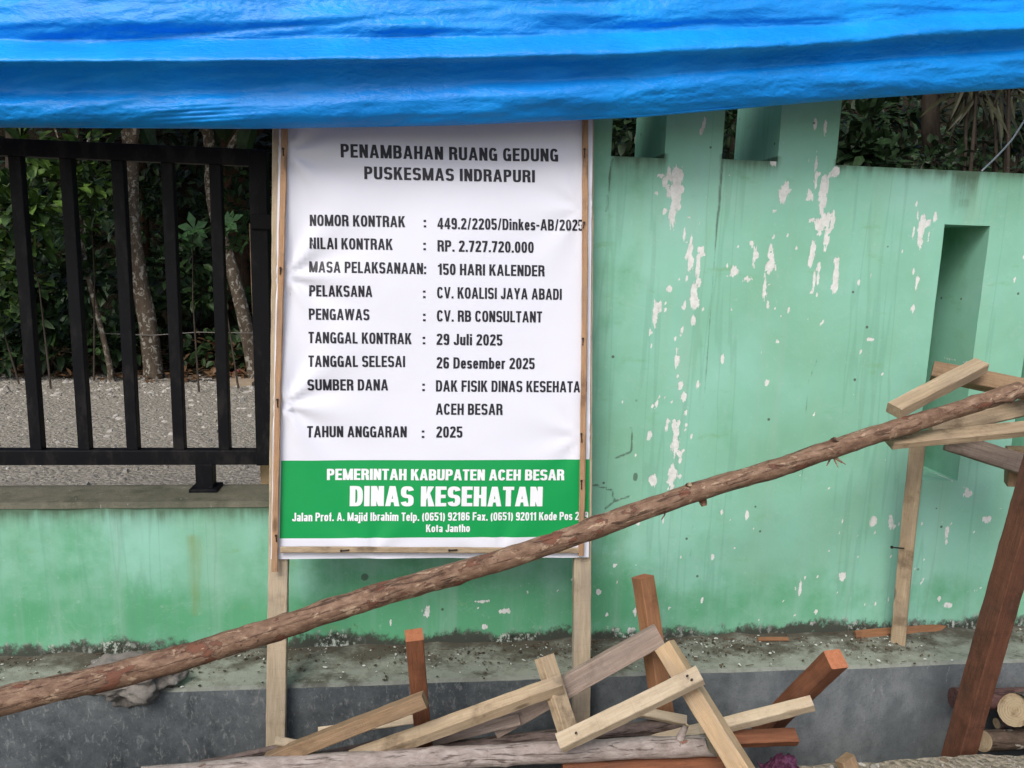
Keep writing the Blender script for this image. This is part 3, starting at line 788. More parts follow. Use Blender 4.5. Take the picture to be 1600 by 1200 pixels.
bt((441, 150), (431, 1290), 0.054, 0.028, -0.020, W_CREAM, 'post')
bt((915, 150), (904, 1290), 0.052, 0.028, -0.020, W_CREAM, 'post')
def brail(px0, py0, px1, py1): timber('back_rail', bpt(px0, py0, -0.012), bpt(px1, py1, -0.012), 0.05, 0.012, BN, W_PALE, sign)
brail(455, 200, 890, 196)
lb = bt((444, 150), (431.5, 893), 0.0165, 0.010, 0.017, W_LATH, 'batten')
rb = bt((914.5, 150), (907.5, 868), 0.0165, 0.010, 0.017, W_LATH, 'batten')
bb = bt((438, 861), (905, 858), 0.0165, 0.009, 0.017, W_PALE, 'batten')
def bent_nail(q, dx, dy):
    m_ = MB(); p0 = bpt(q[0], q[1], 0.0222); p1 = bpt(q[0]+dx, q[1]+dy, 0.0245)
    m_.tube([p0-BN*0.004, p0+BN*0.0012, p0.lerp(p1, 0.5)+BN*0.0012, p1], [0.0021,0.0021,0.0018,0.0016], 7)
    m_.tube([p1-BN*0.0006, p1+BN*0.0014], 0.0034, 8)
    m_.build('nail', NAIL, sign)
for q in ((443,243),(438,428),(434,636),(432,846),(913,246),(911.5,356),(910.5,539),(909,691),(908.5,764)): bent_nail(q, rnd.uniform(-1,1), rnd.uniform(-13,-8))
for q in ((545,859.5),(714,859)): bent_nail(q, -12, 1)

def glyph(ch, sv, sh):
    """heavy condensed grotesque letter as flat pieces; cap height 1; returns pieces and width"""
    P = []; w = 0.56; xh = 0.735
    def poly(*p): P.append(list(p))
    def V(x, y0=0.0, y1=1.0): poly((x, y0), (x+sv, y0), (x+sv, y1), (x, y1))
    def Hb(x0, x1, y): poly((x0, y), (x1, y), (x1, y+sh), (x0, y+sh))
    def band(cx, cy, rx, ry, a0, a1, ex=2.7):
        n = max(6, int(abs(a1-a0)/12)); o = []; q = []
        for i in range(n+1):
            t = R(a0+(a1-a0)*i/n); c, s_ = math.cos(t), math.sin(t)
            f = lambda v: math.copysign(abs(v)**(2/ex), v)
            o.append((cx+rx*f(c), cy+ry*f(s_))); q.append((cx+(rx-sv)*f(c), cy+(ry-sh)*f(s_)))
        for i in range(n): P.append([o[i], o[i+1], q[i+1], q[i]])
    def bowl(x0, x1, y0, y1):
        rx = min(0.30, x1-x0)
        Hb(x0, x1-rx, y0); Hb(x0, x1-rx, y1-sh); band(x1-rx, (y0+y1)/2, rx, (y1-y0)/2, -90, 90)
    def ess(w_, h):
        r = (h+sh)/4
        band(w_/2, h-r, w_/2, r, 12, 270); band(w_/2, r, w_/2, r, 90, -168)
    def arch(x0, x1, top): band((x0+x1)/2, top-0.24, (x1-x0)/2, 0.24, 0, 150); V(x1-sv, 0, top-0.24)
    if ch == 'A':
        w = 0.62; poly((0,0),(sv*.95,0),(w/2+sv*.30,1),(w/2-sv*.55,1)); poly((w-sv*.95,0),(w,0),(w/2+sv*.55,1),(w/2-sv*.30,1)); Hb(0.12, w-0.12, 0.2)
    elif ch == 'B': V(0); bowl(sv*.9, w-0.02, 0.5-sh/2, 1); bowl(sv*.9, w, 0, 0.5+sh/2)
    elif ch in 'CG':
        band(w/2, 0.5, w/2, 0.5, 28 if ch == 'C' else 32, 332 if ch == 'C' else 360)
        if ch == 'G': Hb(w*0.52, w, 0.38); V(w-sv, 0.0, 0.4)
    elif ch == 'D': V(0); bowl(sv*.9, w, 0, 1)
    elif ch in 'EF':
        w = 0.48; V(0); Hb(sv, w, 1-sh); Hb(sv, w-0.03, 0.5-sh/2)
        if ch == 'E': Hb(sv, w, 0)
    elif ch == 'H': V(0); V(w-sv); Hb(sv, w-sv, 0.5-sh/2)
    elif ch == 'I': w = sv; V(0)
    elif ch == 'J': w = 0.46; V(w-sv, 0.28, 1); band(w/2, 0.28, w/2, 0.28, 180, 360)
    elif ch == 'K': w = 0.58; V(0); poly((sv*.95,.30),(w-sv*1.15,1),(w,1),(sv*.95,.56)[:2]) if False else poly((sv*.95,.30),(w-.01,1),(w-sv*1.2,1),(sv*.95,.55)); poly((sv+.05,.47),(w-sv*1.1,0),(w+.02,0),(sv+.17,.66))
    elif ch == 'L': w = 0.45; V(0); Hb(sv, w, 0)
    elif ch == 'M': w = 0.74; V(0); V(w-sv); poly((0,1),(sv*1.05,1),(w/2+sv*.42,0),(w/2-sv*.42,0)); poly((w,1),(w-sv*1.05,1),(w/2-sv*.42,0),(w/2+sv*.42,0))
    elif ch == 'N': V(0); V(w-sv); poly((0,1),(sv*1.05,1),(w,0),(w-sv*1.05,0))
    elif ch == 'O': band(w/2, 0.5, w/2, 0.5, 0, 360)
    elif ch == 'P': w = 0.54; V(0); bowl(sv*.9, w, 0.40, 1)
    elif ch == 'R': V(0); bowl(sv*.9, w-.01, 0.43, 1); poly((w-sv,0),(w+.01,0),(w-.02,.46),(w-sv-.05,.46))
    elif ch == 'S': ess(w, 1)
    elif ch == 'T': w = 0.50; V(w/2-sv/2, 0, 1-sh); Hb(0, w, 1-sh)
    elif ch == 'U': V(0, .3); V(w-sv, .3); band(w/2, .3, w/2, .3, 180, 360)
    elif ch == 'V': w = 0.60; poly((0,1),(sv*.95,1),(w/2+sv*.3,0),(w/2-sv*.5,0)); poly((w,1),(w-sv*.95,1),(w/2-sv*.3,0),(w/2+sv*.5,0))
    elif ch == 'W':
        w = 0.88
        for x in (0, w/2-sv*.25): poly((x,1),(x+sv*.9,1),(x+w*.25+sv*.5,0),(x+w*.25-sv*.38,0)); poly((x+w/2+sv*.25,1),(x+w/2-sv*.65,1),(x+w*.25-sv*.38+.03,0),(x+w*.25+sv*.5,0))
    elif ch == 'Y': w = 0.60; poly((0,1),(sv,1),(w/2+sv*.5,.40),(w/2-sv*.5,.40)); poly((w,1),(w-sv,1),(w/2-sv*.5,.40),(w/2+sv*.5,.40)); V(w/2-sv/2, 0, .41)
    elif ch == '0': w = 0.50; band(w/2, 0.5, w/2, 0.5, 0, 360)
    elif ch == '1': w = 0.36; V(w-sv-.02); poly((0,.70),(w-sv,.74),(w-sv,.90),(0,.84))
    elif ch == '2': w = 0.50; band(w/2, .70, w/2, .30, 170, -8); poly((w,.68),(w-sv,.68),(0,sh),(0,sh*.2),(sv*1.15,sh)); Hb(0, w, 0)
    elif ch == '3': w = 0.50; r = (1+sh)/4; band(w/2, 1-r, w/2, r, 170, -90); band(w/2, r, w/2, r, 90, -170)
    elif ch == '4': w = 0.54; V(w-sv-.08); Hb(0, w, .20); poly((0,.2+sh),(sv*.9,.2+sh),(w-sv-.08,.78),(w-sv-.08,1))
    elif ch == '5': w = 0.50; Hb(0, w-.03, 1-sh); V(0, .46, 1-sh); r = .315; band(w/2, r, w/2, r, 125, -168)
    elif ch in '69':
        w = 0.50; n0 = len(P); band(w/2, .31, w/2, .31, 0, 360); V(0, .30, .72); band(w/2, .72, w/2, .28, 180, 14)
        if ch == '9': P[:] = [[(w-x, 1-y) for x, y in p] for p in P]
    elif ch == '7': w = 0.48; Hb(0, w, 1-sh); poly((w,1-sh),(w-sv*1.1,1-sh),(.08,0),(.08+sv,0))
    elif ch == '8': w = 0.50; r = (1+sh)/4; band(w/2, 1-r, w/2-.015, r, 0, 360); band(w/2, r, w/2, r, 0, 360)
    elif ch == 'a': w = 0.46; band(w/2, xh-.22, w/2, .22, 0, 165); V(w-sv, 0, xh-.22); band(w*.46, .215, w*.46, .215, 0, 360)
    elif ch in 'bdpo':
        w = 0.48; band(w/2, xh/2, w/2, xh/2, 0, 360)
        if ch == 'b': V(0)
        if ch == 'd': V(w-sv)
        if ch == 'p': V(0, -.24, xh)
    elif ch == 'e': w = 0.46; band(w/2, xh/2, w/2, xh/2, 0, 335); Hb(sv*.8, w, xh/2-sh*.45)
    elif ch == 'f': w = 0.30; V(.06, 0, .80); band(.06+.17, .80, .17, .20, 180, 80); Hb(0, w, xh-sh)
    elif ch == 'h': w = 0.47; V(0); arch(0, w, xh)
    elif ch in 'il':
        w = sv
        if ch == 'l': V(0)
        else: V(0, 0, xh); V(0, .83, 1)
    elif ch == 'j': w = sv; V(0, -.12, xh); V(0, .83, 1); Hb(-.10, sv, -.24)
    elif ch == 'k': w = 0.48; V(0); poly((sv*.95,.22),(w-.02,xh),(w-sv*1.2,xh),(sv*.95,.45)); poly((sv+.04,.35),(w-sv*1.1,0),(w+.02,0),(sv+.14,.50))
    elif ch == 'm': w = 0.76; V(0, 0, xh); arch(0, w/2+sv/2, xh); arch(w/2-sv/2, w, xh)
    elif ch == 'n': w = 0.47; V(0, 0, xh); arch(0, w, xh)
    elif ch == 'r': w = 0.33; V(0, 0, xh); band(.26, xh-.24, .26, .24, 75, 160)
    elif ch == 's': w = 0.44; ess(w, xh)
    elif ch == 't': w = 0.30; V(.06, .14, .93); band(.06+.15, .16, .15, .16, 180, 280); Hb(0, w, xh-sh)
    elif ch == 'u': w = 0.47; V(0, .24, xh); V(w-sv, 0, xh); band(w/2, .24, w/2, .24, 180, 360)
    elif ch == 'x': w = 0.48; poly((0,0),(sv*1.05,0),(w,xh),(w-sv*1.05,xh)); poly((w,0),(w-sv*1.05,0),(0,xh),(sv*1.05,xh))
    elif ch == '.': w = sv; V(0, 0, sh*1.15)
    elif ch == ':': w = sv; V(0, 0, sh*1.2); V(0, .50, .50+sh*1.2)
    elif ch == '/': w = 0.34; poly((0,-.02),(sv*.75,-.02),(w,1.02),(w-sv*.75,1.02))
    elif ch == '-': w = 0.30; Hb(0, w, .34)
    elif ch in '()':
        w = 0.26; band(w+.05, .42, w+.05, .62, 118, 242, 2.2)
        if ch == ')': P[:] = [[(w-x, y) for x, y in p] for p in P]
    elif ch == ' ': w = 0.20
    return P, w
def place_text(mat, s, x0, x1, yl, yr, cap, sv=0.195, sh=0.160, gap=0.085):
    items = []; x = 0.0
    for ch in s:
        P, w_ = glyph(ch, sv, sh); items.append((P, x)); x += w_+gap
    W0 = x-gap
    A, B = bpt(x0, yl), bpt(x1, yr); ex = B-A; W = ex.length; ex.normalize()
    ey = BN.cross(ex)
    if ey.z < 0: ey = -ey
    H = (bpt((x0+x1)/2, (yl+yr)/2-cap)-bpt((x0+x1)/2, (yl+yr)/2)).length
    V = []; Fc = []
    for P, gx in items:
        for i, p in enumerate(P):
            ar = sum(p[k][0]*p[(k+1) % len(p)][1]-p[(k+1) % len(p)][0]*p[k][1] for k in range(len(p)))
            if ar < 0: p = p[::-1]
            b_ = len(V)
            for px_, py_ in p:
                q3 = A+ex*((px_+gx)/W0*W)+ey*(py_*H); u, vv = uv_of(q3); q = quad(u, vv)
                V.append(q+BN*(0.0049+0.000012*i+sheet_off(u, vv, q.x, q.z)))
            Fc.append(tuple(range(b_, b_+len(p))))
    mesh_obj('lettering', V, Fc, mat, sign)
tb, tw = INK, INKW
place_text(tb, 'PENAMBAHAN RUANG GEDUNG', 533, 871.5, 247, 253.5, 20.5, 0.20, 0.165, 0.10)
place_text(tb, 'PUSKESMAS INDRAPURI', 569.5, 835.5, 280.5, 285.5, 19.5, 0.20, 0.165, 0.10)
for s, a, b, yl, yr in (('NOMOR KONTRAK',484,633,353,355.5),('NILAI KONTRAK',484,613.6,388.8,391),('MASA PELAKSANAAN:',483,665.8,425.5,428.8),('PELAKSANA',483,582,463,464.3),
        ('PENGAWAS',483,577.5,499.6,500.5),('TANGGAL KONTRAK',482,643,536,537.8),('TANGGAL SELESAI',482,633,573,573.5),('SUMBER DANA',481,606.5,610,610),('TAHUN ANGGARAN',480,635.5,683.2,683.2),
        ('449.2/2205/Dinkes-AB/2025',683.5,911.5,358.4,361),('RP. 2.727.720.000',683.5,833.7,393.3,395.3),('150 HARI KALENDER',684,850.6,429.7,432),('CV. KOALISI JAYA ABADI',682.8,877.6,466.2,468.6),
        ('CV. RB CONSULTANT',682.5,846.8,502.3,504),('29 Juli 2025',682,784.7,538.8,540),('26 Desember 2025',682,835.2,575.5,576.8),('DAK FISIK DINAS KESEHATAN',681,916.5,611.6,613),('ACEH BESAR',681,784.7,647.7,648),('2025',681.5,722.3,683.3,683.3)):
    place_text(tb, s, a, b, yl, yr, 17.5)
for y, x in ((355.8,664),(391.5,663.5),(466,663),(502,663),(538,662.5),(611,661.8),(684,661)):
    place_text(tb, ':', x-2, x+2, y, y, 17.0)
place_text(tw, 'PEMERINTAH KABUPATEN ACEH BESAR', 511, 881, 749.7, 750, 17.2, 0.215, 0.17, 0.06)
place_text(tw, 'DINAS KESEHATAN', 546.5, 847, 790.5, 790.5, 31, 0.235, 0.17, 0.055)
place_text(tw, 'Jalan Prof. A. Majid Ibrahim Telp. (0651) 92186 Fax. (0651) 92011 Kode Pos 239', 457, 918.5, 814, 812, 13.0, 0.19, 0.165, 0.08)
place_text(tw, 'Kota Jantho', 665.6, 734, 831, 830.5, 12.0, 0.19, 0.165, 0.08)

# ------------------------------------------------------------------ blue tarpaulin
tp_rows = [  # (py at x=-120,0,200,400,700,1000,1300,1600,1720), Y offset
    ([197,197,198,199,194,181,155,135,127], -0.300),
    ([199,199,200,201,196,183,157,137,129], -0.330),
    ([193,193,194,195,190,176,149,129,121], -0.356),
    ([182,182,183,184,177,163,133,112,104], -0.378),
    ([170,170,170,168,160,147,116,96,88], -0.390),
    ([158,158,158,156,148,133,104,85,77], -0.385),
    ([140,140,140,136,128,118,96,76,68], -0.368),
    ([118,118,117,114,108,102,84,64,56], -0.398),
    ([102,102,101,99,95,88,72,50,43], -0.444),
    ([94,94,93,92,88,80,64,42,35], -0.456),
    ([84,84,83,82,79,70,54,34,27], -0.436),
    ([66,66,66,64,62,55,40,22,15], -0.380),
    ([48,48,50,58,52,46,32,14,7], -0.374),
    ([28,28,30,44,38,34,22,4,-3], -0.382),
    ([4,4,4,14,10,12,4,-10,-18], -0.378),
    ([-30,-30,-30,-26,-28,-26,-32,-40,-46], -0.350),
    ([-80,-80,-80,-80,-80,-80,-84,-90,-94], -0.290),
    ([-150,-150,-150,-150,-150,-150,-150,-154,-156], -0.20),
]
tx = [-120, 0, 200, 400, 700, 1000, 1300, 1600, 1720]
TNX, TNV = 640, 170
tv = []; tf = []
rows_py = np.array([r[0] for r in tp_rows], float); rows_y = np.array([r[1] for r in tp_rows])
def crom(arr, u):
    S = len(arr)-1; k = min(int(u), S-1); t = u-k
    p = [arr[max(0, min(S, k+i))] for i in (-1, 0, 1, 2)]
    return 0.5*(2*p[1]+(p[2]-p[0])*t+(2*p[0]-5*p[1]+4*p[2]-p[3])*t*t+(3*p[1]-p[0]-3*p[2]+p[3])*t**3)
for i in range(TNX+1):
    px = -600+2900*i/TNX
    colpy = [float(np.interp(px, tx, rows_py[k])) for k in range(len(tp_rows))]
    k_ = max(0, min(1, px/1600))
    for j in range(TNV+1):
        u = j/TNV*(len(tp_rows)-1)
        py = crom(colpy, u); Y = crom(rows_y, u)
        amp = 0.72-0.32*k_
        Yb = -0.385+(Y+0.385)*amp*1.3
        w1 = 0.010*mnoise.noise(Vector((px*0.0045+py*0.004, py*0.020, 1)))+0.006*mnoise.noise(Vector((px*0.010+py*0.02, py*0.05, 2)))+0.0022*mnoise.noise(Vector((px*0.03+py*0.02, py*0.10, 3)))
        # long diagonal folds on the upper part
        dg = math.exp(-((py-(62-(px-180)*0.075))/7.0)**2)*(1 if px > 150 else 0)*min(1, max(0, (px-150)/200))
        w1 += 0.010*dg*max(0, 1-px/1500)
        if py < 62: w1 += 0.030*mnoise.noise(Vector((px*0.0022+py*0.006, py*0.028-px*0.0016, 7)))*min(1, (62-py)/25)
        # puckers round the stitched tear
        rr = math.hypot((px-312)/46, (py-179)/12); w1 += 0.0022*math.exp(-rr)*math.sin(py*0.9+px*0.05)
        p = at(px, py, Yb+0.165+w1*(0.35 if u < 1.5 else 1))
        tv.append(p)
for i in range(TNX):
    for j in range(TNV):
        a = i*(TNV+1)+j; tf.append((a, a+TNV+1, a+TNV+2, a+1))
tarp = mesh_obj('tarpaulin', tv, tf, TARP, None, None, True)
tag(tarp, 'shiny blue plastic tarpaulin hanging in folds across the top', 'tarpaulin')
md = tarp.modifiers.new('thickness', 'SOLIDIFY'); md.thickness = 0.0012; md.offset = 0

# ------------------------------------------------------------------ long pole
pole_px = [(-170,1135),(0,1097),(190,1052),(317,1018),(443,978),(600,928),(720,893),(839,857),(900,836),(1075,772),(1200,735),(1300,702),(1400,669),(1500,639),(1575,615),(1593,609)]
def pole_y(px): return -0.56+0.23*(px/1600)
pp = [at(x, y, pole_y(x)) for x, y in pole_px]
pole = log('log_pole', pp, 0.0315, 0.0225, [BARK_POLE, W_CUT], None, 'long crooked brown bark pole slanting across in front of the signboard', 'pole', None, 0.15, 22)
def stub(parent, p, d, r, ln, mats, name='knot'):
    m_ = MB(); p = Vector(p); d = Vector(d).normalized()
    m_.tube([p-d*0.008, p+d*ln*0.5, p+d*ln], [r*1.25, r, r*0.75], 9); m_.f; m_.m[-1] = 1 if len(mats) > 1 else 0
    return m_.build(name, mats, parent, True)
def on_pole(px, py): return at(px, py, pole_y(px))
stub(pole, on_pole(1302, 693), (0.1,-0.5,0.8), 0.013, 0.016, [BARK_POLE])
stub(pole, on_pole(1075, 762), (0.0,-0.6,0.8), 0.010, 0.014, [BARK_POLE, W_CUT])
stub(pole, on_pole(1098, 782), (0.2,-0.3,-0.8), 0.010, 0.015, [BARK_POLE, W_CUT])
tg = MB()
b0 = on_pole(1300, 714)
for dx, dz in ((0.035,-0.018),(0.014,-0.026),(-0.02,-0.022),(0.024,-0.014)):
    tg.tube([b0+Vector((0,0,0.012)), b0+Vector((dx*0.5,-0.006,dz*0.4)), b0+Vector((dx,-0.012,dz))], [0.004,0.003,0.0012], 6)
tg.build('twig', BARK_POLE, pole, True)
tg = MB(); b0 = on_pole(1040, 797); tg.tube([b0, b0+Vector((-0.006,-0.01,-0.012)), b0+Vector((-0.014,-0.012,-0.022))], [0.003,0.002,0.0012], 6); tg.build('twig', BARK_POLE, pole, True)

# ------------------------------------------------------------------ trestle at right
tre = empty('timber_trestle', (1.75, -0.15, -1.25), 'rough nailed timber trestle by the wall niche holding the pole end', 'trestle')
leg = timber('leg', at(1434,690,-0.135), atz(1404,1003,Z_LEDGE+0.004), 0.044, 0.05, (-0.75,-1,0), W_PALE, tre)
timber('crossbeam', at(1456,580,-0.13), at(1640,616,-0.30), 0.05, 0.05, (0.1,-0.75,0.25), W_BROWN, tre)
timber('beam', at(1388,690,-0.335), at(1660,664,-0.36), 0.05, 0.022, (0,-0.35,1), W_PALE, tre)
timber('beam', at(1452,670,-0.20), at(1660,623,-0.22), 0.05, 0.034, (0,-1,0.5), W_PALE, tre)
timber('brace', at(1478,688,-0.16), at(1640,738,-0.27), 0.062, 0.02, (0,-1,0.3), W_GREY, tre)
timber('short_block', at(1592,700,-0.2), at(1589,757,-0.2), 0.062, 0.05, (-0.5,-1,0), W_BROWN, tre)
nm = MB(); q = at(1412,857,-0.16); nm.tube([q, at(1394,855,-0.19)], 0.0024, 7); nm.tube([at(1394,855,-0.19), at(1393,855,-0.1905)], 0.005, 8); nm.build('nail', NAIL, leg if False else tre)
timber('timber_offcut', at(1397,642,-0.335), at(1532,571,-0.235), 0.046, 0.034, (-0.25,-0.40,0.9), W_PALE, None,
       'short pale stained offcut lying across the upper end of the pole', 'offcut')
timber('timber_post', at(1483,1240,-0.43), at(1648,640,-0.50), 0.062, 0.06, (0.15,-1,0.05), W_REDD, None,
       'dark reddish brown post leaning right at the edge of the ground', 'post')

# ------------------------------------------------------------------ nailed frame in the pile
frm = empty('nailed_frame', at(900,1170,-0.47), 'pale nailed frame of crossed battens standing in the timber pile', 'frame')
timber('batten', at(548,1186,-0.47), at(878,1069,-0.445), 0.036, 0.036, (0,-0.30,1), W_PALE, frm)
timber('batten', at(893,1158,-0.50), at(850,1026,-0.385), 0.048, 0.034, (0.5,-0.75,0.5), W_PALE, frm)
p3 = timber('batten', at(874,1162,-0.545), at(1094,1054,-0.555), 0.042, 0.030, (0.05,-0.42,0.9), W_CREAM, frm)
timber('thick_batten', at(1168,1216,-0.66), at(1038,1008,-0.425), 0.046, 0.05, (0.85,-0.5,0.55), W_OCHRE, frm)
for q, Y in (((1074,1056),-0.572),((1081,1062),-0.576),((900,1145),-0.562)): nail(frm, at(*q, Y), (0,-0.75,0.75), 0.003, 0.002)

# ------------------------------------------------------------------ loose timbers
timber('board', at(770,1136,-0.375), at(1031,992,-0.365), 0.058, 0.030, (0.0,-0.95,0.25), W_GREY, None, 'weathered grey board with nail holes sloping up behind the nailed frame', 'board')
timber('timber_post', at(1038,1132,-0.335), at(1004,901,-0.25), 0.050, 0.046, (0.45,-1,0.1), W_RUST, None, 'reddish brown square post standing upright behind the grey board', 'post', None, W_REDEND)
timber('timber_post', at(663,1175,-0.375), at(648,992,-0.47), 0.045, 0.045, (0.05,-1,0.2), W_RED, None, 'reddish upright stub with a cut top, between the sign posts', 'post', None, W_REDEND)
timber('board', at(418,1190,-0.47), at(664,1092,-0.50), 0.036, 0.034, (0.0,-0.95,0.2), W_BROWN, None, 'dull brown board sloping up to the reddish stub', 'board')
timber('timber_beam', at(1190,1146,-0.28), at(1306,1029,-0.56), 0.050, 0.050, (-0.55,-0.5,0.6), W_RED, None, 'thick red beam with orange cut end pointing at the viewer', 'beam', None, W_REDEND)
timber('batten', at(1005,1163,-0.40), at(1270,1099,-0.50), 0.032, 0.032, (0.0,-0.40,0.9), W_CREAM, None, 'pale batten resting across the thick red beam', 'batten')
timber('timber_beam', at(1120,1156,-0.45), at(1243,1151,-0.45), 0.040, 0.028, (0.0,-0.5,0.9), W_RED, None, 'short orange red piece lying beneath the pale batten', 'beam', None, W_REDEND)
timber('batten', at(498,1143,-0.36), at(650,1124,-0.36), 0.024, 0.02, (0,-0.8,0.6), W_CREAM, None, 'thin pale stick lying behind the dull brown board', 'batten')
timber('timber_offcut', at(430,1157,-0.455), at(500,1172,-0.44), 0.022, 0.018, (0,-0.7,0.7), W_CREAM, None, 'tiny pale offcut at the foot of the left sign post', 'offcut')
timber('batten', at(1000,1112,-0.38), at(1072,1126,-0.40), 0.026, 0.02, (0,-0.6,0.8), W_CREAM, None, 'pale stick end poking out beside the upright reddish brown post', 'batten')
timber('plank', atz(880,1205,Z_FRONT+0.012), atz(1150,1193,Z_FRONT+0.012), 0.05, 0.022, (0,-0.2,1), W_RED, None, 'red plank lying on the ground under the large grey log', 'plank')
timber('timber_post', at(1350,1262,-0.60), at(1320,1184,-0.57), 0.046, 0.03, (0.2,-0.8,0.4), W_BROWN, None, 'brown stub poking up from the ground right of the cloth', 'post')
timber('timber_post', at(422,772,0.215), at(405,350,0.215), 0.05, 0.04, (0,-1,0), W_OCHRE, None, 'ochre wooden post behind the end of the black fence', 'post')
timber('batten', at(628,1170,-0.385), at(812,1124,-0.395), 0.030, 0.022, (0,-0.8,0.5), W_GREY, None, 'dark grey batten half hidden under the nailed frame at left', 'batten')
log('log', [at(470,1186,-0.425), at(560,1168,-0.415), at(636,1150,-0.405)], 0.010, 0.009, [BARK_DARK, W_CUT], None, 'short thin branch lying under the dull brown board', 'branch', None, 0.14, 3)
# strips on the plinth
timber('wood_strip', atz(1336,992,Z_LEDGE+0.02), atz(1474,981,Z_LEDGE+0.02), 0.028, 0.009, (0,-0.9,0.5), W_RUST, None, 'long reddish strip lying on the plinth behind the trestle leg', 'strip', None, None, (0, 0.05))
timber('wood_strip', atz(1184,999,Z_LEDGE+0.018), atz(1232,998,Z_LEDGE+0.018), 0.014, 0.006, (0,-0.6,0.8), W_RUST, None, 'short reddish sliver lying on the plinth near the upright reddish post', 'strip')

# ------------------------------------------------------------------ logs
r1 = 0.0225
big = log('log', [atz(x, y, Z_FRONT+0.056) for x, y in ((220,1216),(400,1200),(600,1189),(800,1179),(950,1171),(1110,1165))], 0.0255, 0.0275, [BARK_GREY, W_CUT], None,
    'large pale grey log lying along the front of the pile', 'log', None, 0.09, 8, (0, -0.9))
p = at(1064, 1150, -0.495); stub(big, p, (0.3,-0.15,1), 0.009, 0.038, [BARK_GREY, W_CUT], 'branch_stub')
log('log', [at(600,1185,-0.395), at(820,1156,-0.39), at(1010,1138,-0.385), at(1066,1130,-0.385)], 0.020, 0.019, [BARK_DARK, W_CUT], None, 'dark log lying half hidden behind the large grey log', 'log', None, 0.1, 4)
log('log', [at(240,1212,-0.46), at(350,1187,-0.44), at(460,1163,-0.42)], 0.0085, 0.0095, [BARK_DARK, W_CUT], None, 'thin brown branch lying at the foot of the left sign post', 'branch', None, 0.12, 3)
log('log', [at(1491,1092,-0.275), at(1600,1092,-0.285), at(1720,1094,-0.29)], 0.033, 0.035, [BARK_MAROON, BARK_MAROON], None, 'smooth maroon log lying against the plinth behind the leaning post', 'log', None, 0.06, 2)
log('log', [at(1586,1109,-0.36), at(1650,1100,-0.34), at(1760,1090,-0.30)], 0.047, 0.047, [BARK_DARK, W_CUT], None, 'thick log with a pale sawn end at the right edge', 'log', None, 0.06, 0, (0.5, 0))
log('log', [at(1536,1158,-0.345), at(1620,1152,-0.335), at(1740,1146,-0.32)], 0.030, 0.031, [BARK_STRIPE, W_CUT], None, 'flaky striped log lowest in the drain at right', 'log', None, 0.1, 2, (0.3, 0))
log('log', [at(1557,1130,-0.30), at(1640,1126,-0.30), at(1740,1122,-0.30)], 0.016, 0.017, [BARK_DARK, W_CUT], None, 'small dark log wedged between the striped and maroon logs', 'log', None, 0.1, 2)

# ------------------------------------------------------------------ rock, cloth, rubbish
import bmesh
def lump(name, c, r, sq, mat, amp, fr, label=None, cat=None, sub=5):
    bm = bmesh.new(); bmesh.ops.create_icosphere(bm, subdivisions=sub, radius=1.0)
    for v in bm.verts:
        d = v.co.normalized(); k = 1+amp*mnoise.noise(d*fr+Vector(c)*3)+amp*0.35*mnoise.noise(d*fr*3.1)
        k += 0.05*mnoise.noise(d*9.0)+0.025*mnoise.noise(d*21.0)
        v.co = Vector((d.x*sq[0], d.y*sq[1], d.z*sq[2]))*r*k
    me = bpy.data.meshes.new(name); bm.to_mesh(me); bm.free(); me.materials.append(mat)
    me.polygons.foreach_set('use_smooth', [True]*len(me.polygons))
    o = bpy.data.objects.new(name, me); COL.objects.link(o); o.location = c
    return tag(o, label, cat)
rk = at(206, 1058, -0.165)
lump('rock', (rk.x, rk.y, rk.z), 0.098, (1.18, 0.72, 0.66), ROCK, 0.42, 1.9, 'grey brown rock lying on the edge of the plinth behind the pole', 'rock')
cv = []; cf = []
c0 = atz(1222, 1203, Z_FRONT+0.01)
for j in range(25):
    for i in range(25):
        u, v = i/24-0.5, j/24-0.5
        r_ = math.hypot(u, v)
        z = 0.052*max(0, 1-(r_/0.52)**2)+0.018*mnoise.noise(Vector((u*7, v*7, 2)))+0.012*mnoise.noise(Vector((u*15, v*15, 5)))
        cv.append((c0.x+u*0.10+0.01*mnoise.noise(Vector((u*6,v*6,9))), c0.y+v*0.10-0.01, c0.z-0.008+max(0.0, z)))
for j in range(24):
    for i in range(24): a = j*25+i; cf.append((a, a+1, a+26, a+25))
cl = mesh_obj('crumpled_cloth', cv, cf, CLOTHM, None, None, True); tag(cl, 'crumpled purple cloth on the ground under the short red piece', 'cloth')
md = cl.modifiers.new('thickness', 'SOLIDIFY'); md.thickness = 0.002
wv = []; wf = []
c0 = atz(376, 582, Z_REAR+0.02)
for j in range(9):
    for i in range(9):
        u, v = i/8-0.5, j/8-0.5
        wv.append((c0.x+u*0.2, c0.y+v*0.14, c0.z+0.03*mnoise.noise(Vector((u*5, v*5, 1)))+0.10*max(0, 0.4-abs(u)-abs(v)*0.4)))
for j in range(8):
    for i in range(8): a = j*9+i; wf.append((a, a+1, a+10, a+9))
wr_ = mesh_obj('plastic_wrapper', wv, wf, REDP, None, None, False); tag(wr_, 'crumpled red plastic wrapper lying at the edge of the gravel', 'wrapper')
q = atz(374, 598, Z_REAR+0.02)
m_ = MB(); m_.box((q.x-0.13, q.y-0.10, q.z-0.02), (q.x+0.13, q.y+0.12, q.z+0.02), 0, 0.008)
tag(m_.build('stone_slab', plain('pale_slab', (0.34,0.27,0.19), 0.9, 0.1, 0, (9, 0.7, (0.24,0.2,0.15)))), 'pale flat slab on the gravel in front of the red wrapper', 'slab')

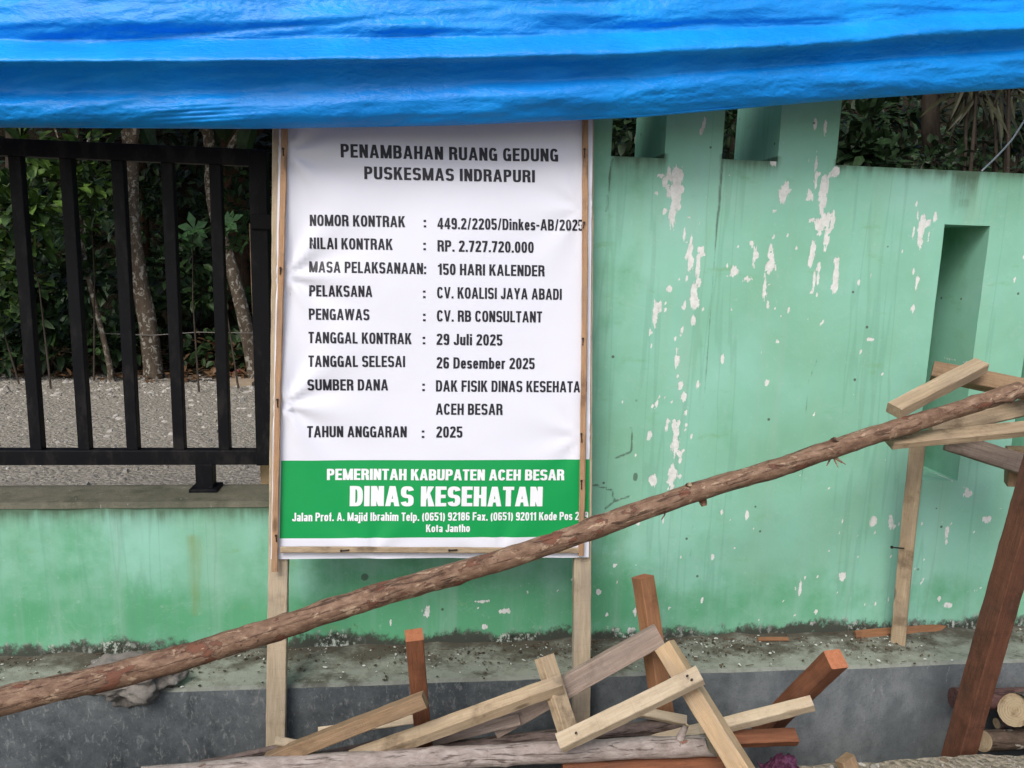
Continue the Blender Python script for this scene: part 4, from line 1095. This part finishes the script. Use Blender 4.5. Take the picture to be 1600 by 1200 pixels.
def scatter(name, n, posf, size, mats, flat=0.5, seed=1):
    rg = random.Random(seed); V = []; Fc = []; mi = []
    for k in range(n):
        x, y, z = posf(rg); s = size(rg); b = len(V); sx, sy, sz = s*rg.uniform(0.7,1.5), s*rg.uniform(0.5,1.0), s*flat*rg.uniform(0.5,1.1); an = rg.uniform(0, 6.28); ca, sa = math.cos(an), math.sin(an)
        for (u, v, w_) in ((-1,-.6,-.4),(.1,-1,-.5),(1,-.3,-.4),(.7,.8,-.4),(-.6,.9,-.5),(-.7,-.3,.7),(.2,-.5,1),(.7,.2,.8),(-.1,.6,.8)):
            u *= sx*rg.uniform(.8,1.2); v *= sy*rg.uniform(.8,1.2); V.append((x+u*ca-v*sa, y+u*sa+v*ca, z+w_*sz+sz*0.3))
        fs = [(0,1,6,5),(1,2,7,6),(2,3,7),(3,4,8,7),(4,0,5,8),(5,6,7,8)]
        Fc += [tuple(i+b for i in f) for f in fs]; m = rg.choices(range(len(mats)), [3,2,1,1][:len(mats)])[0]; mi += [m]*6
    return tag(mesh_obj(name, V, Fc, mats, None, None, False, mi), kind='stuff')
def ledge_pos(rg):
    while True:
        x = rg.uniform(-1.35, 2.1); y = -0.19*rg.random()**1.8
        d = mnoise.noise(Vector((x*3.0, 0.3, 4)))*0.5+0.5
        if rg.random() < max(0, d-0.28)*1.9*(1.0 if y > -0.12 else 0.35): return x, y-0.006, Z_LEDGE+0.004+0.010*(1+y/0.19)
tag(scatter('debris', 3600, ledge_pos, lambda g: 0.0012+0.0048*g.random()**4, [CHIP_D, CHIP_B, CHIP_W], 0.4, 3), 'dirt and paint chips littering the plinth', None)
scatter('drain_rubble', 500, lambda g: (g.uniform(-1.5,2.3), g.uniform(-0.5,-0.2), -1.655), lambda g: 0.006+0.02*g.random()**3, [CHIP_D, CHIP_B, STONE_D, CHIP_W], 0.6, 4)
scatter('ground_gravel', 2200, lambda g: (lambda x, y: (x, y, gz(x, y)))(g.uniform(-1.4,2.4), Y_KERB-0.006-0.5*g.random()), lambda g: 0.002+0.008*g.random()**3, [STONE_L, STONE_D, CHIP_B], 0.6, 6)
def yard_pos(g):
    x = g.uniform(-4.4, 0.2); y = 0.3+5.0*g.random()**0.8
    if g.random() < 0.4: y = 4.0+1.2*g.random()
    return x, y, rz(x, y)
scatter('gravel_stones', 9000, yard_pos, lambda g: 0.004+0.026*g.random()**6, [STONE_D, STONE_L], 0.55, 8)
# thin wood shavings and twigs on the plinth
tgm = MB(); rg = random.Random(21)
for k in range(70):
    x, y, z = ledge_pos(rg); a = rg.uniform(-0.6, 0.6); l = rg.uniform(0.01, 0.035)
    tgm.tube([(x, y, z+0.004), (x+l*math.cos(a), y+l*math.sin(a)*0.6, z+0.005)], rg.uniform(0.0006, 0.0016), 5)
tag(tgm.build('twig_litter', CHIP_B), kind='stuff')

# ------------------------------------------------------------------ vegetation behind the walls
def leaf(V, Fc, c, d, up, L, Wd, kind=0):
    d = d.normalized(); s = d.cross(up)
    if s.length < 1e-4: s = Vector((1,0,0))
    s.normalize(); n = s.cross(d)
    b = len(V)
    droop = -n*L*0.16 if False else Vector((0,0,-L*0.13))
    if kind == 0:
        V += [c, c+d*L*0.35+s*Wd*0.5+n*Wd*0.14, c+d*L*0.4, c+d*L*0.35-s*Wd*0.5+n*Wd*0.14, c+d*L*0.75+s*Wd*0.34+n*Wd*0.08+droop*0.5, c+d*L*0.75+droop*0.5, c+d*L*0.75-s*Wd*0.34+n*Wd*0.08+droop*0.5, c+d*L+droop]
        Fc += [(b,b+1,b+2),(b,b+2,b+3),(b+1,b+4,b+5,b+2),(b+2,b+5,b+6,b+3),(b+4,b+7,b+5),(b+5,b+7,b+6)]
    else:                                   # palmate leaf: seven lobes
        nl = 5
        for k in range(nl):
            a = R(-125+250*k/(nl-1)); q = d*math.cos(a)+s*math.sin(a); ql = L*(1-0.35*abs(a)/R(125)); t = q.cross(n)
            b = len(V); dr = Vector((0,0,-L*0.12))
            V += [c, c+q*ql*0.5+t*Wd*0.42, c+q*ql+dr, c+q*ql*0.5-t*Wd*0.42]
            Fc += [(b,b+1,b+2),(b,b+2,b+3)]
def rvec(g):
    while True:
        v = Vector((g.uniform(-1,1), g.uniform(-1,1), g.uniform(-1,1)))
        if 0.05 < v.length < 1: return v
def bush(name, c, rad, n, L, mats, label, seed, group=None, kind=0, ground=True, clumps=9):
    """shrub: stems from the ground, leaves gathered in clumps along twigs"""
    g = random.Random(seed); c = Vector(c); V = []; Fc = []; mi = []
    base = Vector((c.x, c.y, bz(c.x, c.y) if c.y > 5.0 else rz(c.x, c.y)))
    root = empty(name, base, label, 'plant' if kind else 'shrub', group)
    st = MB()
    for k in range(clumps):
        o = rvec(g); cc = c+Vector((o.x*rad[0], o.y*rad[1], o.z*rad[2]))
        mid = base.lerp(cc, 0.55)+rvec(g)*0.06
        if k < 1: st.tube([base+rvec(g)*0.03, mid, cc], [0.009, 0.006, 0.003], 6)
        for q in range(n//clumps):
            o2 = rvec(g); p = cc+o2*max(rad)*0.34
            d = (o2+Vector((0,-0.25,0.15))+rvec(g)*0.5)
            f0 = len(Fc); leaf(V, Fc, p, d, Vector((0,-0.4,1))+rvec(g)*0.7, L*g.uniform(0.6,1.25), L*g.uniform(0.42,0.6), kind)
            m = 0 if g.random() < 0.7 else 1
            mi += [min(m, len(mats)-1)]*(len(Fc)-f0)
    mesh_obj('foliage', V, Fc, mats, root, None, False, mi)
    st.build('stem', T_DARK, root, True)
    return root
SH = 'shrubs growing behind the walls'
def hang(px, py, Y): return at(px, py, Y)
bush('shrub', hang(62,305,4.4), (0.30,0.2,0.42), 300, 0.15, [L_BRIGHT, L_MID], 'bright leafy shrub behind the second gap of the fence', 1, clumps=10)
bush('shrub', hang(130,300,4.7), (0.26,0.2,0.45), 300, 0.13, [L_BRIGHT, L_MID], 'bright compound leaved shrub behind the third gap of the fence', 2, clumps=10)
bush('shrub', hang(12,420,4.5), (0.3,0.2,0.5), 260, 0.16, [L_MID, L_BRIGHT], 'mid green shrub at the left edge behind the fence', 3)
bush('shrub', hang(95,470,4.9), (0.42,0.2,0.55), 380, 0.15, [L_DARK, L_MID], 'dark broad leaved shrub low beneath the bright ones', 4)
bush('shrub', hang(30,535,4.9), (0.35,0.2,0.22), 240, 0.13, [L_DARK, L_MID], 'dark low shrub at the gravel edge, leftmost', 5)
bush('shrub', hang(165,535,4.95), (0.35,0.2,0.22), 240, 0.11, [L_MID, L_DARK], 'low shrub at the gravel edge beside the thin sapling', 6)
bush('shrub', hang(285,440,5.4), (0.32,0.25,0.35), 300, 0.12, [L_MID, L_DARK], 'mid green shrub between the two spotted trunks', 7)
bush('shrub', hang(240,300,6.0), (0.4,0.3,0.5), 360, 0.11, [L_DARK, L_MID], 'fine leaved dark shrub behind the tallest spotted trunk', 8)
bush('shrub', hang(380,300,5.9), (0.45,0.3,0.5), 320, 0.12, [L_DARK, L_MID], 'dark shrub behind the fence end post', 9)
bush('shrub', hang(330,545,5.15), (0.4,0.15,0.10), 140, 0.09, [L_MID, L_DRY], 'small low shrub between the bases of the two spotted trunks', 10)
bush('cassava_plant', hang(300,365,4.2), (0.16,0.15,0.12), 9, 0.14, [L_BLUE], 'plant with large hand shaped leaves left of the fence end post', 12, kind=1, clumps=4)
bush('cassava_plant', hang(368,365,4.3), (0.22,0.15,0.14), 10, 0.14, [L_BLUE], 'hand leaved plant right behind the fence end post', 13, kind=1, clumps=5)
bush('shrub', hang(985,225,4.6), (0.5,0.3,0.45), 300, 0.13, [L_DARK], 'dark shrub seen through the left wall slot', 14)
bush('shrub', hang(1140,200,4.6), (0.3,0.3,0.4), 240, 0.13, [L_DARK], 'dense shrub seen through the right wall slot', 15)
bush('shrub', hang(1345,235,3.4), (0.30,0.2,0.30), 260, 0.15, [L_DARK], 'dark green shrub over the wall top beside the pillar', 16)
bush('shrub', hang(1400,195,3.9), (0.4,0.2,0.28), 260, 0.12, [L_DARK], 'dark shrub over the wall top between the trunks', 17)
bush('shrub', hang(1500,250,3.3), (0.30,0.2,0.14), 160, 0.10, [L_DARK], 'low dark shrub over the wall top beneath the string', 18)
bush('shrub', hang(1590,200,4.2), (0.4,0.2,0.4), 240, 0.14, [L_DARK], 'dark shrub over the wall top at the right edge', 19)

def tree(name, pxs, Y, r0, r1, mat, label, seed, top=4.2, crown_n=700, crown_r=1.5, group=None, limbs=3):
    g = random.Random(seed); pts = [at(x, y, Y+dy) for x, y, dy in pxs]
    base = pts[0].copy(); base.z -= 0.12
    tip = pts[-1]; dirv = (tip-pts[0]).normalized()
    hi = tip+Vector((dirv.x*0.6+g.uniform(-.2,.2), g.uniform(-.2,.4), top-tip.z))
    pts = [base]+pts+[tip.lerp(hi, 0.5)+Vector((g.uniform(-.1,.1),0,0)), hi]
    root = empty(name, base, label, 'tree', group)
    m_ = MB(); P = spline(pts, 40); rr = []
    for i in range(41):
        t = i/40; rr.append((r0+(r1-r0)*t)*(1+0.35*math.exp(-t*22))*(1+0.10*mnoise.noise(Vector((t*14, seed, 0)))))
    m_.tube(P, rr, 12)
    ends = [hi]
    for k in range(limbs):
        a = P[26+k*4]; e = a+Vector((g.uniform(-1.2,1.2), g.uniform(-0.9,0.9), g.uniform(0.7,1.4)))
        m_.tube([a, a.lerp(e,0.5)+Vector((0,0,0.15)), e], [r1*0.8, r1*0.5, r1*0.25], 7); ends.append(e)
    m_.build('trunk', mat, root, True)
    V = []; Fc = []
    for q in range(crown_n):
        e = ends[q % len(ends)]; o = rvec(g)
        leaf(V, Fc, e+Vector((o.x*crown_r, o.y*crown_r, o.z*crown_r*0.6+0.3)), rvec(g), Vector((0,0,1))+rvec(g)*0.5, g.uniform(0.25,0.42), g.uniform(0.14,0.22))
    mesh_obj('unseen_crown', V, Fc, L_DARK, root)  # crown above the view, made dense to block sky light
    return root
tree('tree', [(240,582,0),(230,500,0),(214,420,0),(205,340,0),(203,262,0),(202,210,0)], 4.95, 0.088, 0.055, T_SPOT, 'tree with the tallest pale spotted trunk behind the middle bars', 31)
tree('tree', [(396,572,0),(382,500,0),(362,420,0.1),(340,350,0.25),(329,290,0.4),(326,215,0.5)], 5.0, 0.070, 0.045, T_SPOT, 'tree with a leaning spotted trunk beside the fence end post', 32)
tree('sapling', [(172,575,0),(162,530,0),(147,470,0),(130,395,0.05),(126,330,0.1),(120,260,0.1)], 4.75, 0.026, 0.014, T_SPOT, 'thin leaning grey sapling behind the third gap', 33, 3.2, 250, 0.9, None, 2)
tree('tree', [(372,540,0),(371,430,0),(366,330,0),(364,220,0)], 6.2, 0.15, 0.11, T_BROWN, 'tree with a thick brown trunk behind the leaning spotted one', 34, 4.6, 800, 1.8)
tree('tree', [(226,560,0),(222,420,0),(216,300,0),(213,200,0)], 6.4, 0.10, 0.08, T_BROWN, 'tree with a brown trunk just behind the tallest spotted trunk', 35, 4.6, 800, 1.8)
tree('tree', [(1478,420,0),(1466,280,0),(1456,220,0),(1454,160,0)], 3.6, 0.075, 0.06, T_DARK, 'tree with a dark leaning trunk over the wall top', 36, 4.2, 700, 1.6)
tree('tree', [(30,560,0),(26,420,0),(20,300,0),(22,200,0)], 6.6, 0.09, 0.07, T_DARK, 'tree with a dark trunk behind the leftmost bar', 37, 4.4, 800, 1.8)
tree('tree', [(1140,420,0),(1150,300,0),(1156,200,0)], 6.0, 0.11, 0.08, T_DARK, 'tree hidden mostly behind the wall fins', 38, 4.4, 900, 1.9)
tree('tree', [(880,420,0),(870,300,0),(880,200,0)], 5.8, 0.11, 0.08, T_DARK, 'tree behind the signboard', 39, 4.4, 900, 1.9)
# cane clump with thin stems at right
cane = empty('cane_clump', atz(1530,430,Z_REAR), 'clump of thin upright brownish canes over the wall top', 'plant')
g = random.Random(77)
for k in range(9):
    x0 = 1505+k*9+g.uniform(-4,4); Y = 3.2+g.uniform(-.2,.2); s = MB(); lean = g.uniform(-4,26)
    s.tube([at(x0+5, 450, Y), at(x0, 265, Y), at(x0+lean*0.6, 190, Y+0.05), at(x0+lean*1.3, 80, Y+0.1)], [0.016,0.014,0.012,0.008], 8)
    s.build('cane', T_DARK, cane, True)
V = []; Fc = []
for k in range(120):
    x0 = 1505+g.uniform(0,85); leaf(V, Fc, at(x0, g.uniform(40,160), 3.2+g.uniform(-.2,.2)), rvec(g)+Vector((0,0,-0.5)), Vector((0,-1,0.5)), g.uniform(0.2,0.4), 0.04)
mesh_obj('foliage', V, Fc, L_OLIVE, cane)
# far undergrowth covering the bank: one mass
V = []; Fc = []; mi = []
g = random.Random(5)
for k in range(15000):
    x = g.uniform(-8.5, 9.5); y = 5.3+4.2*g.random()**1.3; z = bz(x, y)+0.9*g.random()**1.6
    if mnoise.noise(Vector((x*1.3, y*1.3, z*1.3))) < -0.18: continue
    f0 = len(Fc); leaf(V, Fc, Vector((x, y, z)), rvec(g)+Vector((0,-0.6,-0.1)), Vector((0,-0.5,1))+rvec(g)*0.6, g.uniform(0.10,0.26), g.uniform(0.06,0.13))
    mi += [0 if g.random() < 0.70 else (1 if g.random() < 0.96 else 2)]*(len(Fc)-f0)
tag(mesh_obj('undergrowth', V, Fc, [L_DARK, L_MID, L_OLIVE], None, None, False, mi), kind='stuff')
V = []; Fc = []
for k in range(1500):
    x = g.uniform(-4.5, 1.0); y = 4.75+0.9*g.random(); z = (bz(x, y) if y > 5.05 else rz(x, y))+0.012
    leaf(V, Fc, Vector((x, y, z+0.03*g.random())), Vector((g.uniform(-1,1), g.uniform(-1,1), g.uniform(-.1,.4))), Vector((0,0,1)), g.uniform(0.05,0.13), g.uniform(0.03,0.07))
tag(mesh_obj('leaf_litter', V, Fc, L_DRY), kind='stuff')
# hanging dry vines and a wire strand between the trunks
wm = MB()
wm.tube([at(-80,521,4.86), at(130,520,4.86), at(237,524,4.86), at(310,519,4.86), at(430,521,4.86)], 0.0045, 5)
tag(wm.build('wire_strand', WIRE, None, True), 'thin grey wire strung between the spotted trunks', 'wire')
cm = MB()
cpts = spline([at(1534,267,0.30), at(1556,246,0.26), at(1578,222,0.22), at(1590,205,0.20), at(1612,170,0.16)], 18)
cm.tube(cpts, 0.0028, 6)
tag(cm.build('cord', CORD, None, True), 'white plastic cord rising from the wall top at the right edge', 'cord')
